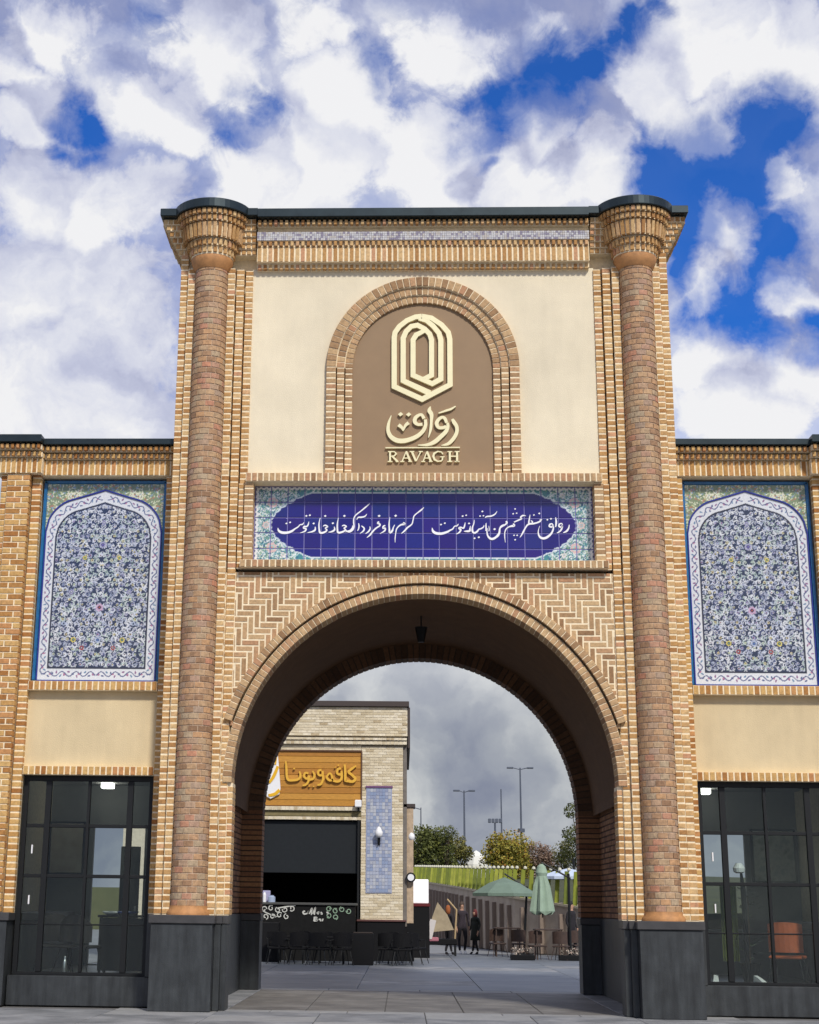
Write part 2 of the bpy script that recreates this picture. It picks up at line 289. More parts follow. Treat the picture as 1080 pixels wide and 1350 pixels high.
def prism_geo(poly,y0,y1,c=.005):
    """brick: convex outline (x,z) in front plane y0, depth to y1, chamfered arrises"""
    n=len(poly); cx=sum(p[0] for p in poly)/n; cz=sum(p[1] for p in poly)/n
    ins=[]
    for (x,z) in poly:
        dx,dz=cx-x,cz-z; l=math.hypot(dx,dz) or 1; k=min(c*1.4,l*.3)
        ins.append((x+dx/l*k,z+dz/l*k))
    vs=[(x,y1,z) for x,z in poly]+[(x,y0+c,z) for x,z in poly]+[(x,y0,z) for x,z in ins]
    fs=[tuple(2*n+i for i in range(n))]
    for l in range(2):
        for i in range(n): fs.append((l*n+i,l*n+(i+1)%n,(l+1)*n+(i+1)%n,(l+1)*n+i))
    return vs,fs
class Bricks:
    def __init__(s,parent,keep=300): s.items=[]; s.parent=parent; s.keep=keep; s.cache={}
    def add(s,key,geo,Mx,fam,area):
        s.items.append((key,geo,Mx,fam,area))
    def box(s,x0,x1,y,z0,z1,fam,d=.1,jit=.003,rot=0.0):
        if x0>x1: x0,x1=x1,x0
        w,h=x1-x0,z1-z0; key=('b',round(w,3),round(h,3),d)
        geo=prism_geo([(-w/2,-h/2),(w/2,-h/2),(w/2,h/2),(-w/2,h/2)],0,d)
        j=random.uniform(-1,1)*jit
        s.add(key,geo,Matrix.Translation((x0+w/2,y+j,z0+h/2))@Matrix.Rotation(random.uniform(-1,1)*.004,4,'Y'),fam,w*h)
    def side(s,x,y0,y1,z0,z1,fam,sgn,d=.1):  # brick in a face that looks along sgn*x
        w,h=y1-y0,z1-z0; key=('b',round(w,3),round(h,3),d)
        geo=prism_geo([(-w/2,-h/2),(w/2,-h/2),(w/2,h/2),(-w/2,h/2)],0,d)
        s.add(key,geo,Matrix.Translation((x,(y0+y1)/2,z0+h/2))@Matrix.Rotation(pi/2*sgn,4,'Z'),fam,w*h*.3)
    def wedge(s,cx,cz,r0,r1,a,da,y0,y1,fam,gap=.016):  # voussoir centred on angle a
        h0=math.tan(da/2)*r0-gap/2; h1=math.tan(da/2)*r1-gap/2
        key=('w',round(r0,3),round(r1,3),round(da,5),round(y1-y0,3))
        geo=prism_geo([(r0,-h0),(r1,-h1),(r1,h1),(r0,h0)],0,y1-y0)
        s.add(key,geo,Matrix.Translation((cx,y0+random.uniform(-.004,.004),cz))@Matrix.Rotation(-a,4,'Y'),fam,(r1-r0)*(h0+h1))
    def round(s,cx,cy,r0,r1,a,da,z0,z1,fam,gap=.014,r1t=None,seg=3):  # curved brick round a vertical axis
        key=('r',round(r0,3),round(r1,3),round(da,4),round(z1-z0,3),r1t,gap)
        g=gap/2/r1; c=.004; hh=(z1-z0)/2; r1t=r1 if r1t is None else r1t
        vs=[];
        for i in range(seg+1):
            t=-da/2+g+(da-2*g)*i/seg
            for (r,z) in ((r0,-hh),(r1-c,-hh),(r1,-hh+c),(r1t,hh-c),(r1t-c,hh),(r0,hh)): vs.append((r*cos(t),r*sin(t),z))
        fs=[]
        for i in range(seg):
            for j in range(5): fs.append((i*6+j,(i+1)*6+j,(i+1)*6+j+1,i*6+j+1))
        fs.append((5,4,3,2,1,0)); e=seg*6; fs.append((e,e+1,e+2,e+3,e+4,e+5))
        s.add(key,(vs,fs),Matrix.Translation((cx,cy,(z0+z1)/2))@Matrix.Rotation(a,4,'Z'),fam,(z1-z0)*da*r1)
    def poly(s,poly,y,fam,d=.1):
        cx=sum(p[0] for p in poly)/len(poly); cz=sum(p[1] for p in poly)/len(poly)
        q=[(a-cx,b-cz) for a,b in poly]
        ar=abs(sum(q[i][0]*q[(i+1)%len(q)][1]-q[(i+1)%len(q)][0]*q[i][1] for i in range(len(q))))/2
        if ar<.0012: return
        s.add(('p',len(s.items)) if ar<.0245 else ('h',round(abs(q[0][0]-q[2][0]),3),round(abs(q[0][1]-q[2][1]),3)),prism_geo(q,0,d),Matrix.Translation((cx,y+random.uniform(-.004,.004),cz)),fam,ar)
    def finish(s,pref=None):
        def score(it):
            p=it[2].translation; k=1.0
            if it[0][0]=='w': # real centre of a voussoir
                p=it[2]@Vector(((it[0][1]+it[0][2])/2,0,0))
            if it[0][0] in 'hp' : k=1.6
            return it[4]*k/(p-CAMP).length_squared
        idx=sorted(range(len(s.items)),key=lambda i:-score(s.items[i]))
        big=set(idx[:s.keep]); rest={}
        for i,(key,geo,Mx,fam,area) in enumerate(s.items):
            if i in big:
                v=random.randrange(7); ck=(key,fam,v)
                me=s.cache.get(ck)
                if me is None:
                    mb=MB(); mb.add(geo[0],geo[1],tone=min(1,max(0,(v+random.uniform(.1,.9))/7))); me=mb.mesh('brick',FAM[fam]); s.cache[ck]=me
                o=link('brick',me,s.parent)
                loc,rot,sc=Mx.decompose(); o.location=loc; o.rotation_euler=rot.to_euler()
            else: rest.setdefault(fam,[]).append((geo,Mx))
        for fam,l in rest.items():
            mb=MB()
            for geo,Mx in l:
                mb.add([tuple(Mx@Vector(p)) for p in geo[0]],geo[1],tone=random.random())
            mb.obj('brickwork',FAM[fam],s.parent,kind='stuff',fix=False)
SHADEB=mat('shaded_ring_brick',tone=[(0,(.07,.035,.018)),(.5,(.12,.06,.03)),(1,(.17,.085,.04))],rough=.85,noise=.25,nscale=20,bump=.5)  # rear ring brick: the vault's shade is put into these darker tones
FAM=dict(shaded=SHADEB,gold=GOLD,tan=TAN,orange=ORAN,red=REDB,dark=DARKB,pale=PALE)

def catmull(p,n=5):
    if len(p)<3: return p
    out=[]; P=[p[0]]+list(p)+[p[-1]]
    for i in range(1,len(P)-2):
        a,b,c,d=[np.array(P[k],float) for k in (i-1,i,i+1,i+2)]
        for j in range(n):
            t=j/n; out.append(tuple(.5*((2*b)+(-a+c)*t+(2*a-5*b+4*c-d)*t*t+(-a+3*b-3*c+d)*t**3)))
    out.append(tuple(p[-1])); return out
def pen(mb,strokes,yf,th,smooth=True,miter=False,bold=1.0,minw=.006):
    """brush strokes (x, z, width) as solid ribbons; yf = front plane"""
    for si,s in enumerate(strokes):
        y=yf+.0006*(si%5)
        if len(s)==1:
            x,z,w=s[0]; w*=.5*bold; mb.prism([(x-w,z),(x-w*.1,z-w*.85),(x+w,z),(x+w*.1,z+w*.85)],y,yf+th); continue
        p=catmull(s,5) if smooth and len(s)>2 else [tuple(q) for q in s]
        L_,R_=[],[]
        for i in range(len(p)):
            x,z,w=p[i]; w=max(w*bold,minw)
            if miter and 0<i<len(p)-1:
                d1=np.array([p[i][0]-p[i-1][0],p[i][1]-p[i-1][1]]); d2=np.array([p[i+1][0]-p[i][0],p[i+1][1]-p[i][1]])
                d1/=np.linalg.norm(d1)+1e-9; d2/=np.linalg.norm(d2)+1e-9; n=np.array([-(d1+d2)[1],(d1+d2)[0]]); n/=np.linalg.norm(n)+1e-9
                k=1/max(.5,abs(n@np.array([-d1[1],d1[0]]))); nx,nz=n*k
            else:
                a=p[max(i-1,0)]; b=p[min(i+1,len(p)-1)]; dx,dz=b[0]-a[0],b[1]-a[1]; l=math.hypot(dx,dz) or 1; nx,nz=-dz/l,dx/l
            L_.append((x+nx*w/2,z+nz*w/2)); R_.append((x-nx*w/2,z-nz*w/2))
        n=len(p); vs=[(a,y,b) for a,b in L_]+[(a,y,b) for a,b in R_]+[(a,yf+th,b) for a,b in L_]+[(a,yf+th,b) for a,b in R_]
        fs=[]
        for i in range(n-1):
            fs+=[(i,i+1,n+i+1,n+i),(i+1,i,2*n+i,2*n+i+1),(n+i,n+i+1,3*n+i+1,3*n+i)]
        fs+=[(0,n,3*n,2*n),(n-1,2*n-1+0,4*n-1,3*n-1)]
        mb.add(vs,fs)
    return mb
TXT={"v1":[[[2.462,7.807,0.013],[2.449,7.747,0.028],[2.413,7.696,0.036],[2.355,7.667,0.013]],[[2.348,7.802,0.018],[2.331,7.829,0.021],[2.294,7.813,0.028],[2.288,7.78,0.031],[2.319,7.766,0.031],[2.342,7.78,0.034],[2.324,7.72,0.031],[2.284,7.68,0.026],[2.249,7.664,0.01]],[[2.236,7.935,0.015],[2.244,7.866,0.034],[2.24,7.813,0.031],[2.231,7.766,0.018]],[[2.193,7.793,0.021],[2.172,7.823,0.023],[2.137,7.812,0.031],[2.128,7.779,0.034],[2.161,7.766,0.028],[2.188,7.786,0.028],[2.191,7.733,0.028],[2.155,7.653,0.036],[2.082,7.589,0.044],[2.017,7.57,0.046],[1.966,7.593,0.039],[1.939,7.652,0.026],[1.944,7.719,0.015],[1.965,7.785,0.006]],[[2.004,7.886,0.031],[1.98,7.895,0.026],[1.976,7.868,0.031],[1.921,7.841,0.031],[1.856,7.825,0.034],[1.804,7.822,0.036],[1.765,7.805,0.031],[1.732,7.765,0.028],[1.685,7.678,0.031],[1.651,7.618,0.021],[1.629,7.585,0.008]],[[1.807,7.979,0.01],[1.796,7.918,0.023],[1.785,7.858,0.028],[1.781,7.818,0.028]],[[1.818,7.878,0.016],[1.844,7.858,0.023],[1.837,7.832,0.023]],[[1.736,7.961,0.013],[1.684,7.964,0.031],[1.645,7.934,0.023],[1.664,7.911,0.026],[1.612,7.885,0.028],[1.553,7.858,0.023],[1.533,7.848,0.018]],[[1.522,7.824,0.026],[1.535,7.791,0.044],[1.493,7.781,0.039],[1.448,7.768,0.023],[1.402,7.731,0.023],[1.378,7.677,0.019],[1.374,7.597,0.018],[1.382,7.498,0.006]],[[1.398,7.864,0.036],[1.417,7.837,0.031],[1.371,7.797,0.028],[1.318,7.764,0.026],[1.296,7.73,0.023],[1.291,7.664,0.023],[1.264,7.61,0.026],[1.232,7.586,0.028]],[[1.362,7.804,0.026],[1.316,7.777,0.026],[1.29,7.73,0.026],[1.282,7.664,0.034],[1.236,7.597,0.039],[1.177,7.56,0.044],[1.126,7.567,0.041],[1.088,7.617,0.031],[1.076,7.69,0.021],[1.087,7.743,0.008]],[[1.065,7.836,0.01],[1.062,7.783,0.026],[1.063,7.73,0.026],[1.056,7.696,0.013]],[[1.109,7.783,0.008],[1.115,7.73,0.016],[1.108,7.69,0.013]],[[1.252,8.038,0.008],[1.216,7.987,0.023],[1.151,7.954,0.029],[1.079,7.946,0.026],[1.047,7.927,0.013]],[[1.028,7.796,0.01],[1.019,7.763,0.021],[0.979,7.736,0.026],[0.94,7.723,0.026],[0.914,7.689,0.034],[0.869,7.66,0.036],[0.833,7.689,0.034],[0.833,7.756,0.026],[0.858,7.823,0.021],[0.867,7.889,0.009]],[[0.799,7.782,0.01],[0.792,7.736,0.026],[0.785,7.696,0.039],[0.739,7.689,0.034],[0.688,7.689,0.01]],[[0.713,7.842,0.01],[0.702,7.789,0.026],[0.682,7.742,0.028],[0.637,7.758,0.026],[0.604,7.742,0.031],[0.636,7.715,0.034],[0.61,7.668,0.028],[0.558,7.638,0.01]],[[0.598,7.815,0.013],[0.572,7.782,0.023],[0.533,7.775,0.021],[0.5,7.728,0.026],[0.461,7.708,0.029],[0.403,7.675,0.041],[0.312,7.648,0.047],[0.221,7.654,0.052],[0.17,7.687,0.047],[0.154,7.747,0.01]]],"v1d":[[[1.557,8.079,0.034]],[[1.523,7.995,0.034]],[[1.582,8.005,0.034]],[[1.531,7.622,0.034]],[[1.583,7.622,0.034]],[[1.548,7.545,0.036]],[[2.096,7.892,0.036]],[[2.157,7.909,0.039]],[[1.872,7.975,0.034]],[[1.963,8.002,0.039]],[[1.005,8.034,0.039]],[[0.965,7.954,0.036]],[[1.021,7.959,0.034]],[[1.206,7.727,0.047]],[[0.867,7.569,0.041]],[[0.939,7.586,0.041]],[[0.777,7.825,0.041]],[[0.671,7.953,0.039]],[[0.73,7.967,0.036]],[[0.303,7.805,0.039]],[[0.368,7.828,0.039]]],"v2":[[[-1.19,7.784,0.013],[-1.197,7.737,0.029],[-1.232,7.694,0.034],[-1.29,7.683,0.018],[-1.31,7.667,0.008]],[[-1.372,7.774,0.016],[-1.337,7.787,0.026],[-1.298,7.766,0.026],[-1.337,7.737,0.023],[-1.31,7.707,0.029],[-1.368,7.67,0.036],[-1.434,7.661,0.039],[-1.45,7.723,0.029],[-1.451,7.817,0.023],[-1.434,7.917,0.008]],[[-1.503,7.763,0.013],[-1.497,7.709,0.034],[-1.544,7.676,0.029],[-1.6,7.666,0.01]],[[-1.693,7.769,0.016],[-1.657,7.787,0.026],[-1.615,7.763,0.026],[-1.654,7.736,0.023],[-1.627,7.702,0.029],[-1.675,7.663,0.037],[-1.74,7.658,0.039],[-1.758,7.722,0.029],[-1.762,7.816,0.024],[-1.744,7.917,0.008]],[[-1.826,7.762,0.013],[-1.828,7.706,0.034],[-1.877,7.675,0.029],[-1.958,7.657,0.01]],[[-1.935,7.849,0.01],[-1.947,7.795,0.026],[-1.973,7.764,0.029],[-2.012,7.764,0.029],[-2.022,7.737,0.031],[-1.982,7.724,0.031],[-2.001,7.681,0.029],[-2.079,7.652,0.01]],[[-2.021,7.835,0.01],[-2.043,7.802,0.024],[-2.082,7.795,0.021],[-2.12,7.755,0.024],[-2.172,7.721,0.029],[-2.223,7.683,0.042],[-2.301,7.656,0.047],[-2.392,7.659,0.05],[-2.446,7.693,0.039],[-2.46,7.74,0.008]],[[0.016,8.102,0.01],[-0.033,8.055,0.029],[-0.092,8.008,0.023],[-0.15,7.954,0.023],[-0.167,7.887,0.021],[-0.183,7.82,0.023],[-0.215,7.786,0.026],[-0.267,7.746,0.031],[-0.306,7.699,0.031],[-0.365,7.646,0.013]],[[-0.336,7.836,0.034],[-0.31,7.813,0.039],[-0.371,7.799,0.031],[-0.417,7.766,0.026],[-0.449,7.719,0.023],[-0.462,7.645,0.018],[-0.471,7.565,0.016],[-0.471,7.492,0.006]],[[-0.479,7.799,0.013],[-0.501,7.752,0.021],[-0.521,7.692,0.036],[-0.56,7.665,0.042],[-0.57,7.739,0.029],[-0.573,7.832,0.023],[-0.56,7.933,0.008]],[[-0.638,7.785,0.026],[-0.67,7.772,0.029],[-0.677,7.738,0.029],[-0.638,7.738,0.029],[-0.651,7.692,0.029],[-0.728,7.642,0.01]],[[-0.745,7.852,0.031],[-0.768,7.825,0.031],[-0.729,7.808,0.029],[-0.736,7.778,0.029],[-0.794,7.738,0.029],[-0.852,7.678,0.031],[-0.897,7.618,0.029],[-0.949,7.575,0.01]],[[-0.898,7.767,0.013],[-0.895,7.724,0.026],[-0.924,7.678,0.029],[-0.973,7.641,0.01]],[[-1.042,7.778,0.018],[-0.996,7.738,0.029],[-1.008,7.691,0.029],[-1.066,7.644,0.01]],[[-1.091,7.824,0.013],[-1.083,7.777,0.026],[-1.091,7.724,0.023],[-1.109,7.69,0.01]],[[-0.952,7.986,0.01],[-0.984,7.945,0.026],[-1.043,7.928,0.031],[-1.095,7.925,0.026],[-1.123,7.887,0.01]],[[-0.901,8.17,0.01],[-0.966,8.111,0.026],[-1.057,8.033,0.024],[-1.137,7.968,0.024],[-1.17,7.911,0.021],[-1.175,7.844,0.026],[-1.169,7.764,0.026],[-1.191,7.708,0.031],[-1.249,7.675,0.034],[-1.304,7.694,0.021]]],"v2d":[[[-1.333,7.951,0.047]],[[-1.527,7.823,0.044]],[[-1.659,7.95,0.044]],[[-1.853,7.818,0.044]],[[-1.98,7.95,0.042]],[[-1.921,7.961,0.042]],[[-2.317,7.817,0.039]],[[-2.254,7.836,0.039]],[[-0.463,7.956,0.05]],[[-0.743,7.953,0.05]]],"em":[[[-0.013,11.523,0.091],[-0.124,11.511,0.088],[-0.271,11.445,0.088],[-0.403,11.336,0.088],[-0.477,11.226,0.088],[-0.494,11.132,0.091],[-0.492,10.225,0.09],[-0.01,9.995,0.093],[0.473,10.259,0.09],[0.474,11.098,0.091],[0.448,11.223,0.091],[0.332,11.365,0.088],[0.156,11.491,0.088],[-0.013,11.523,0.091]],[[-0.065,11.484,0.074],[0.068,11.444,0.082],[0.185,11.342,0.088],[0.287,11.208,0.088],[0.318,11.083,0.091],[0.314,10.362,0.09],[0.165,10.278,0.087],[-0.166,10.432,0.087],[-0.165,11.084,0.088],[-0.109,11.178,0.088],[0.023,11.248,0.073]],[[0.121,10.106,0.102],[-0.337,10.333,0.09],[-0.337,11.116,0.091],[-0.286,11.241,0.088],[-0.197,11.335,0.088],[-0.087,11.358,0.088],[0.038,11.287,0.088],[0.125,11.193,0.088],[0.157,11.084,0.088],[0.154,10.432,0.087],[0.02,10.363,0.082]]],"lg":[[[0.505,9.638,0.039],[0.532,9.587,0.064],[0.58,9.5,0.061],[0.579,9.399,0.061],[0.53,9.298,0.063],[0.453,9.211,0.058],[0.384,9.179,0.039],[0.315,9.168,0.011]],[[0.408,9.572,0.05],[0.38,9.645,0.055],[0.332,9.671,0.05],[0.27,9.628,0.058],[0.238,9.558,0.064],[0.269,9.488,0.055],[0.345,9.483,0.055],[0.4,9.507,0.055]],[[0.426,9.572,0.041],[0.428,9.5,0.058],[0.393,9.413,0.069],[0.309,9.326,0.072],[0.205,9.233,0.072],[0.081,9.179,0.05],[-0.084,9.171,0.014]],[[0.27,9.744,0.019],[0.402,9.791,0.036],[0.486,9.82,0.036],[0.566,9.871,0.019]],[[0.132,9.864,0.017],[0.114,9.791,0.069],[0.15,9.718,0.066],[0.145,9.587,0.047],[0.135,9.457,0.047],[0.095,9.305,0.011]],[[0.021,9.645,0.055],[-0.014,9.711,0.05],[-0.062,9.711,0.05],[-0.125,9.66,0.064],[-0.136,9.587,0.066],[-0.083,9.541,0.05],[-0.007,9.546,0.055]],[[0.044,9.631,0.05],[0.048,9.529,0.058],[0.006,9.428,0.064],[-0.084,9.341,0.069],[-0.194,9.283,0.075],[-0.332,9.247,0.08],[-0.457,9.261,0.08],[-0.554,9.334,0.072],[-0.595,9.442,0.061],[-0.582,9.573,0.044],[-0.541,9.704,0.011]],[[-0.416,9.536,0.064],[-0.36,9.486,0.05],[-0.337,9.428,0.022]],[[-0.243,9.573,0.061],[-0.298,9.522,0.047],[-0.337,9.428,0.022]]],"lgd":[[[-0.381,9.725,0.092]],[[-0.243,9.721,0.092]]],"rv":[[[-0.56,9.06,0.033],[-0.559,8.88,0.033]],[[-0.594,9.055,0.017],[-0.484,9.055,0.019],[-0.454,9.017,0.033],[-0.491,8.978,0.022],[-0.553,8.973,0.017]],[[-0.518,8.969,0.028],[-0.435,8.883,0.033]],[[-0.601,8.88,0.017],[-0.518,8.88,0.017]],[[-0.463,8.88,0.017],[-0.415,8.88,0.017]],[[-0.284,9.06,0.017],[-0.353,8.883,0.019]],[[-0.284,9.06,0.033],[-0.215,8.883,0.036]],[[-0.332,8.941,0.017],[-0.243,8.941,0.017]],[[-0.385,8.88,0.017],[-0.316,8.881,0.017]],[[-0.25,8.881,0.016],[-0.184,8.881,0.016]],[[-0.188,9.056,0.036],[-0.119,8.888,0.033]],[[-0.036,9.056,0.019],[-0.115,8.888,0.019]],[[-0.225,9.057,0.017],[-0.146,9.057,0.017]],[[-0.071,9.057,0.017],[-0.002,9.057,0.017]],[[0.07,9.06,0.017],[0.005,8.884,0.019]],[[0.07,9.06,0.033],[0.135,8.884,0.036]],[[0.025,8.941,0.016],[0.108,8.941,0.016]],[[-0.027,8.881,0.016],[0.039,8.881,0.016]],[[0.101,8.881,0.016],[0.165,8.881,0.016]],[[0.342,9.01,0.019],[0.315,9.05,0.019],[0.253,9.06,0.022],[0.191,9.024,0.036],[0.177,8.974,0.038],[0.197,8.917,0.036],[0.252,8.884,0.022],[0.314,8.892,0.022],[0.334,8.917,0.025],[0.335,8.96,0.03]],[[0.293,8.964,0.016],[0.369,8.964,0.016]],[[0.459,9.06,0.036],[0.458,8.881,0.036]],[[0.583,9.06,0.036],[0.581,8.881,0.036]],[[0.458,8.974,0.019],[0.582,8.974,0.019]],[[0.418,9.057,0.016],[0.5,9.057,0.016]],[[0.416,8.881,0.016],[0.499,8.881,0.016]],[[0.541,9.057,0.016],[0.624,9.057,0.016]],[[0.54,8.881,0.016],[0.622,8.881,0.016]],[[-0.639,9.124,0.019],[0.631,9.131,0.019]]],"cs":[[[-1.777,5.798,0.033],[-1.891,5.722,0.066],[-2.015,5.608,0.072],[-1.906,5.512,0.072],[-1.806,5.4,0.079],[-1.887,5.312,0.079],[-2.068,5.333,0.072]],[[-2.139,5.833,0.059],[-2.12,5.575,0.072],[-2.111,5.349,0.072],[-2.068,5.33,0.066]],[[-2.253,5.709,0.059],[-2.351,5.686,0.066],[-2.366,5.556,0.066],[-2.251,5.525,0.066],[-2.229,5.632,0.059]],[[-2.228,5.59,0.059],[-2.233,5.412,0.072],[-2.33,5.315,0.072],[-2.495,5.345,0.066],[-2.546,5.506,0.059],[-2.613,5.554,0.053],[-2.693,5.44,0.059],[-2.61,5.344,0.066],[-2.495,5.362,0.066]],[[-2.861,5.665,0.059],[-2.959,5.625,0.066],[-2.947,5.509,0.066],[-2.836,5.504,0.066],[-2.827,5.626,0.059]],[[-2.826,5.552,0.059],[-2.808,5.391,0.066],[-2.871,5.229,0.066],[-2.985,5.196,0.046]],[[-3.14,5.624,0.04],[-3.079,5.501,0.066],[-3.12,5.388,0.066],[-3.234,5.355,0.066]],[[-3.271,5.548,0.059],[-3.37,5.563,0.059],[-3.4,5.45,0.066],[-3.301,5.386,0.066],[-3.243,5.484,0.059]],[[-3.249,5.467,0.059],[-3.266,5.306,0.066],[-3.347,5.202,0.059],[-3.445,5.175,0.039]],[[-3.552,5.61,0.04],[-3.516,5.481,0.066],[-3.58,5.368,0.066],[-3.76,5.334,0.072],[-3.892,5.349,0.072],[-3.944,5.461,0.066],[-3.959,5.687,0.066],[-3.987,5.914,0.04]]],"csd":[[[-2.336,5.806,0.059]],[[-2.434,5.75,0.046]],[[-3.718,5.69,0.066]],[[-3.231,5.161,0.053]],[[-3.099,5.153,0.053]],[[-3.401,5.498,0.007]]],"lp":[[-4.322,6.123],[-4.238,6.091],[-4.198,5.75],[-4.133,5.072],[-4.162,4.911],[-4.438,4.764],[-4.571,4.843],[-4.533,5.294],[-4.429,5.748]],"ly":[[[-4.227,5.762,0.086],[-4.352,5.453,0.099],[-4.495,5.242,0.072]],[[-4.161,5.036,0.099],[-4.306,4.907,0.098],[-4.502,4.866,0.085]],[[-4.283,6.037,0.046],[-4.311,5.81,0.053]]],"kt":[[[-3.263,1.428,0.041],[-3.322,1.399,0.047],[-3.291,1.343,0.047],[-3.203,1.358,0.036],[-3.16,1.429,0.03],[-3.188,1.344,0.03]],[[-3.128,1.345,0.036],[-3.057,1.516,0.036],[-3.069,1.317,0.03]],[[-3.025,1.346,0.036],[-2.954,1.532,0.036],[-2.98,1.318,0.03]],[[-2.907,1.362,0.041],[-2.848,1.405,0.041],[-2.877,1.334,0.036]],[[-2.789,1.406,0.041],[-2.744,1.349,0.041],[-2.788,1.349,0.036]],[[-2.611,1.408,0.047],[-2.566,1.366,0.047],[-2.596,1.351,0.036]],[[-2.979,1.261,0.036],[-2.992,1.134,0.035]],[[-2.979,1.247,0.047],[-2.905,1.234,0.047],[-2.963,1.191,0.041],[-2.889,1.163,0.047],[-2.977,1.142,0.041]],[[-2.845,1.178,0.041],[-2.8,1.193,0.041],[-2.785,1.136,0.035]],[[-2.74,1.137,0.035],[-2.726,1.194,0.041],[-2.703,1.18,0.024]]]}

# ============================================================ RASTERS for the glazed prints
class Ras:
    def __init__(s,w,h,res,bg):
        s.nx=int(round(w/res))+1; s.nz=int(round(h/res))+1; s.w=w; s.h=h
        s.X,s.Z=np.meshgrid(np.linspace(0,w,s.nx),np.linspace(0,h,s.nz)); s.a=np.zeros((s.nz,s.nx,3)); s.a[:]=bg; s.sx=(s.nx-1)/w; s.sz=(s.nz-1)/h
        s.mask=np.ones((s.nz,s.nx),bool)
    def win(s,x0,x1,z0,z1):
        i0=max(0,int(x0*s.sx)); i1=min(s.nx,int(x1*s.sx)+2); j0=max(0,int(z0*s.sz)); j1=min(s.nz,int(z1*s.sz)+2); return slice(j0,j1),slice(i0,i1)
    def put(s,sl,m,c):
        m=m&s.mask[sl]; s.a[sl][m]=c
    def disc(s,x,z,r,c):
        sl=s.win(x-r,x+r,z-r,z+r); s.put(sl,(s.X[sl]-x)**2+(s.Z[sl]-z)**2<r*r,c)
    def ell(s,x,z,a,b,ang,c):
        r=max(a,b); sl=s.win(x-r,x+r,z-r,z+r); dx=s.X[sl]-x; dz=s.Z[sl]-z; u=dx*cos(ang)+dz*sin(ang); v=-dx*sin(ang)+dz*cos(ang)
        s.put(sl,(u/a)**2+(v/b)**2<1,c)
    def line(s,pts,wd,c):
        for (x0,z0),(x1,z1) in zip(pts[:-1],pts[1:]):
            sl=s.win(min(x0,x1)-wd,max(x0,x1)+wd,min(z0,z1)-wd,max(z0,z1)+wd)
            dx,dz=x1-x0,z1-z0; l2=dx*dx+dz*dz+1e-12; t=np.clip(((s.X[sl]-x0)*dx+(s.Z[sl]-z0)*dz)/l2,0,1)
            s.put(sl,(s.X[sl]-x0-t*dx)**2+(s.Z[sl]-z0-t*dz)**2<wd*wd/4,c)
def inpoly(X,Z,poly):
    ins=np.zeros(X.shape,bool); n=len(poly)
    for i in range(n):
        x0,z0=poly[i]; x1,z1=poly[(i+1)%n]
        if z0==z1: continue
        c=((z0>Z)!=(z1>Z))&(X<(x1-x0)*(Z-z0)/(z1-z0)+x0); ins^=c
    return ins
WH=(.66,.68,.71); NAVY=(.03,.042,.085); PALEB=(.38,.44,.58); TEAL=(.05,.22,.30); YEL=(.62,.52,.12); REDD=(.38,.08,.07); LIL=(.34,.33,.50); GRN=(.22,.38,.18); GREY=(.46,.48,.55)
def spiral(R,x,z,r,dirn,a0,turn,wd,c,rs,leaf,both=None):
    pts=[]; n=26
    for i in range(n+1):
        t=i/n; a=a0+dirn*turn*t; q=r*(1-t*.86); pts.append((x+q*cos(a),z+q*sin(a)))
    R.line(pts,wd,c)
    for i in range(2,n-1,3):
        a=math.atan2(pts[i+1][1]-pts[i-1][1],pts[i+1][0]-pts[i-1][0])+rs.choice([-1,1])*.9
        R.ell(pts[i][0]+cos(a)*.016,pts[i][1]+sin(a)*.016,.017,.008,a,leaf)
    return pts[-1]
def rosette(R,x,z,r,c1,c2,c3):
    for k in range(6):
        a=k*pi/3+.3; R.disc(x+cos(a)*r*.6,z+sin(a)*r*.6,r*.40,c1)
    R.disc(x,z,r*.48,c2); R.disc(x,z,r*.24,c3)
def lobe_arch(w,zs,zt,n=24):
    """four-centred (keel) arch outline from (0,zs) up to (w/2,zt) and down; x from 0..w"""
    h=zt-zs; left=[]
    for i in range(n+1):
        t=i/n; x=w/2*t
        # steep shoulder then nearly straight rise to the point
        q=x/(w/2); z=zs+h*(.62*math.sqrt(max(0,1-(1-min(1,q*2.4))**2))+ .38*q**1.15) if q<.4167 else zs+h*(.62+.38*q**1.15)
        left.append((x,z))
    return left+[(w-x,z) for x,z in reversed(left[:-1])]
PW,PH=2.17,3.53
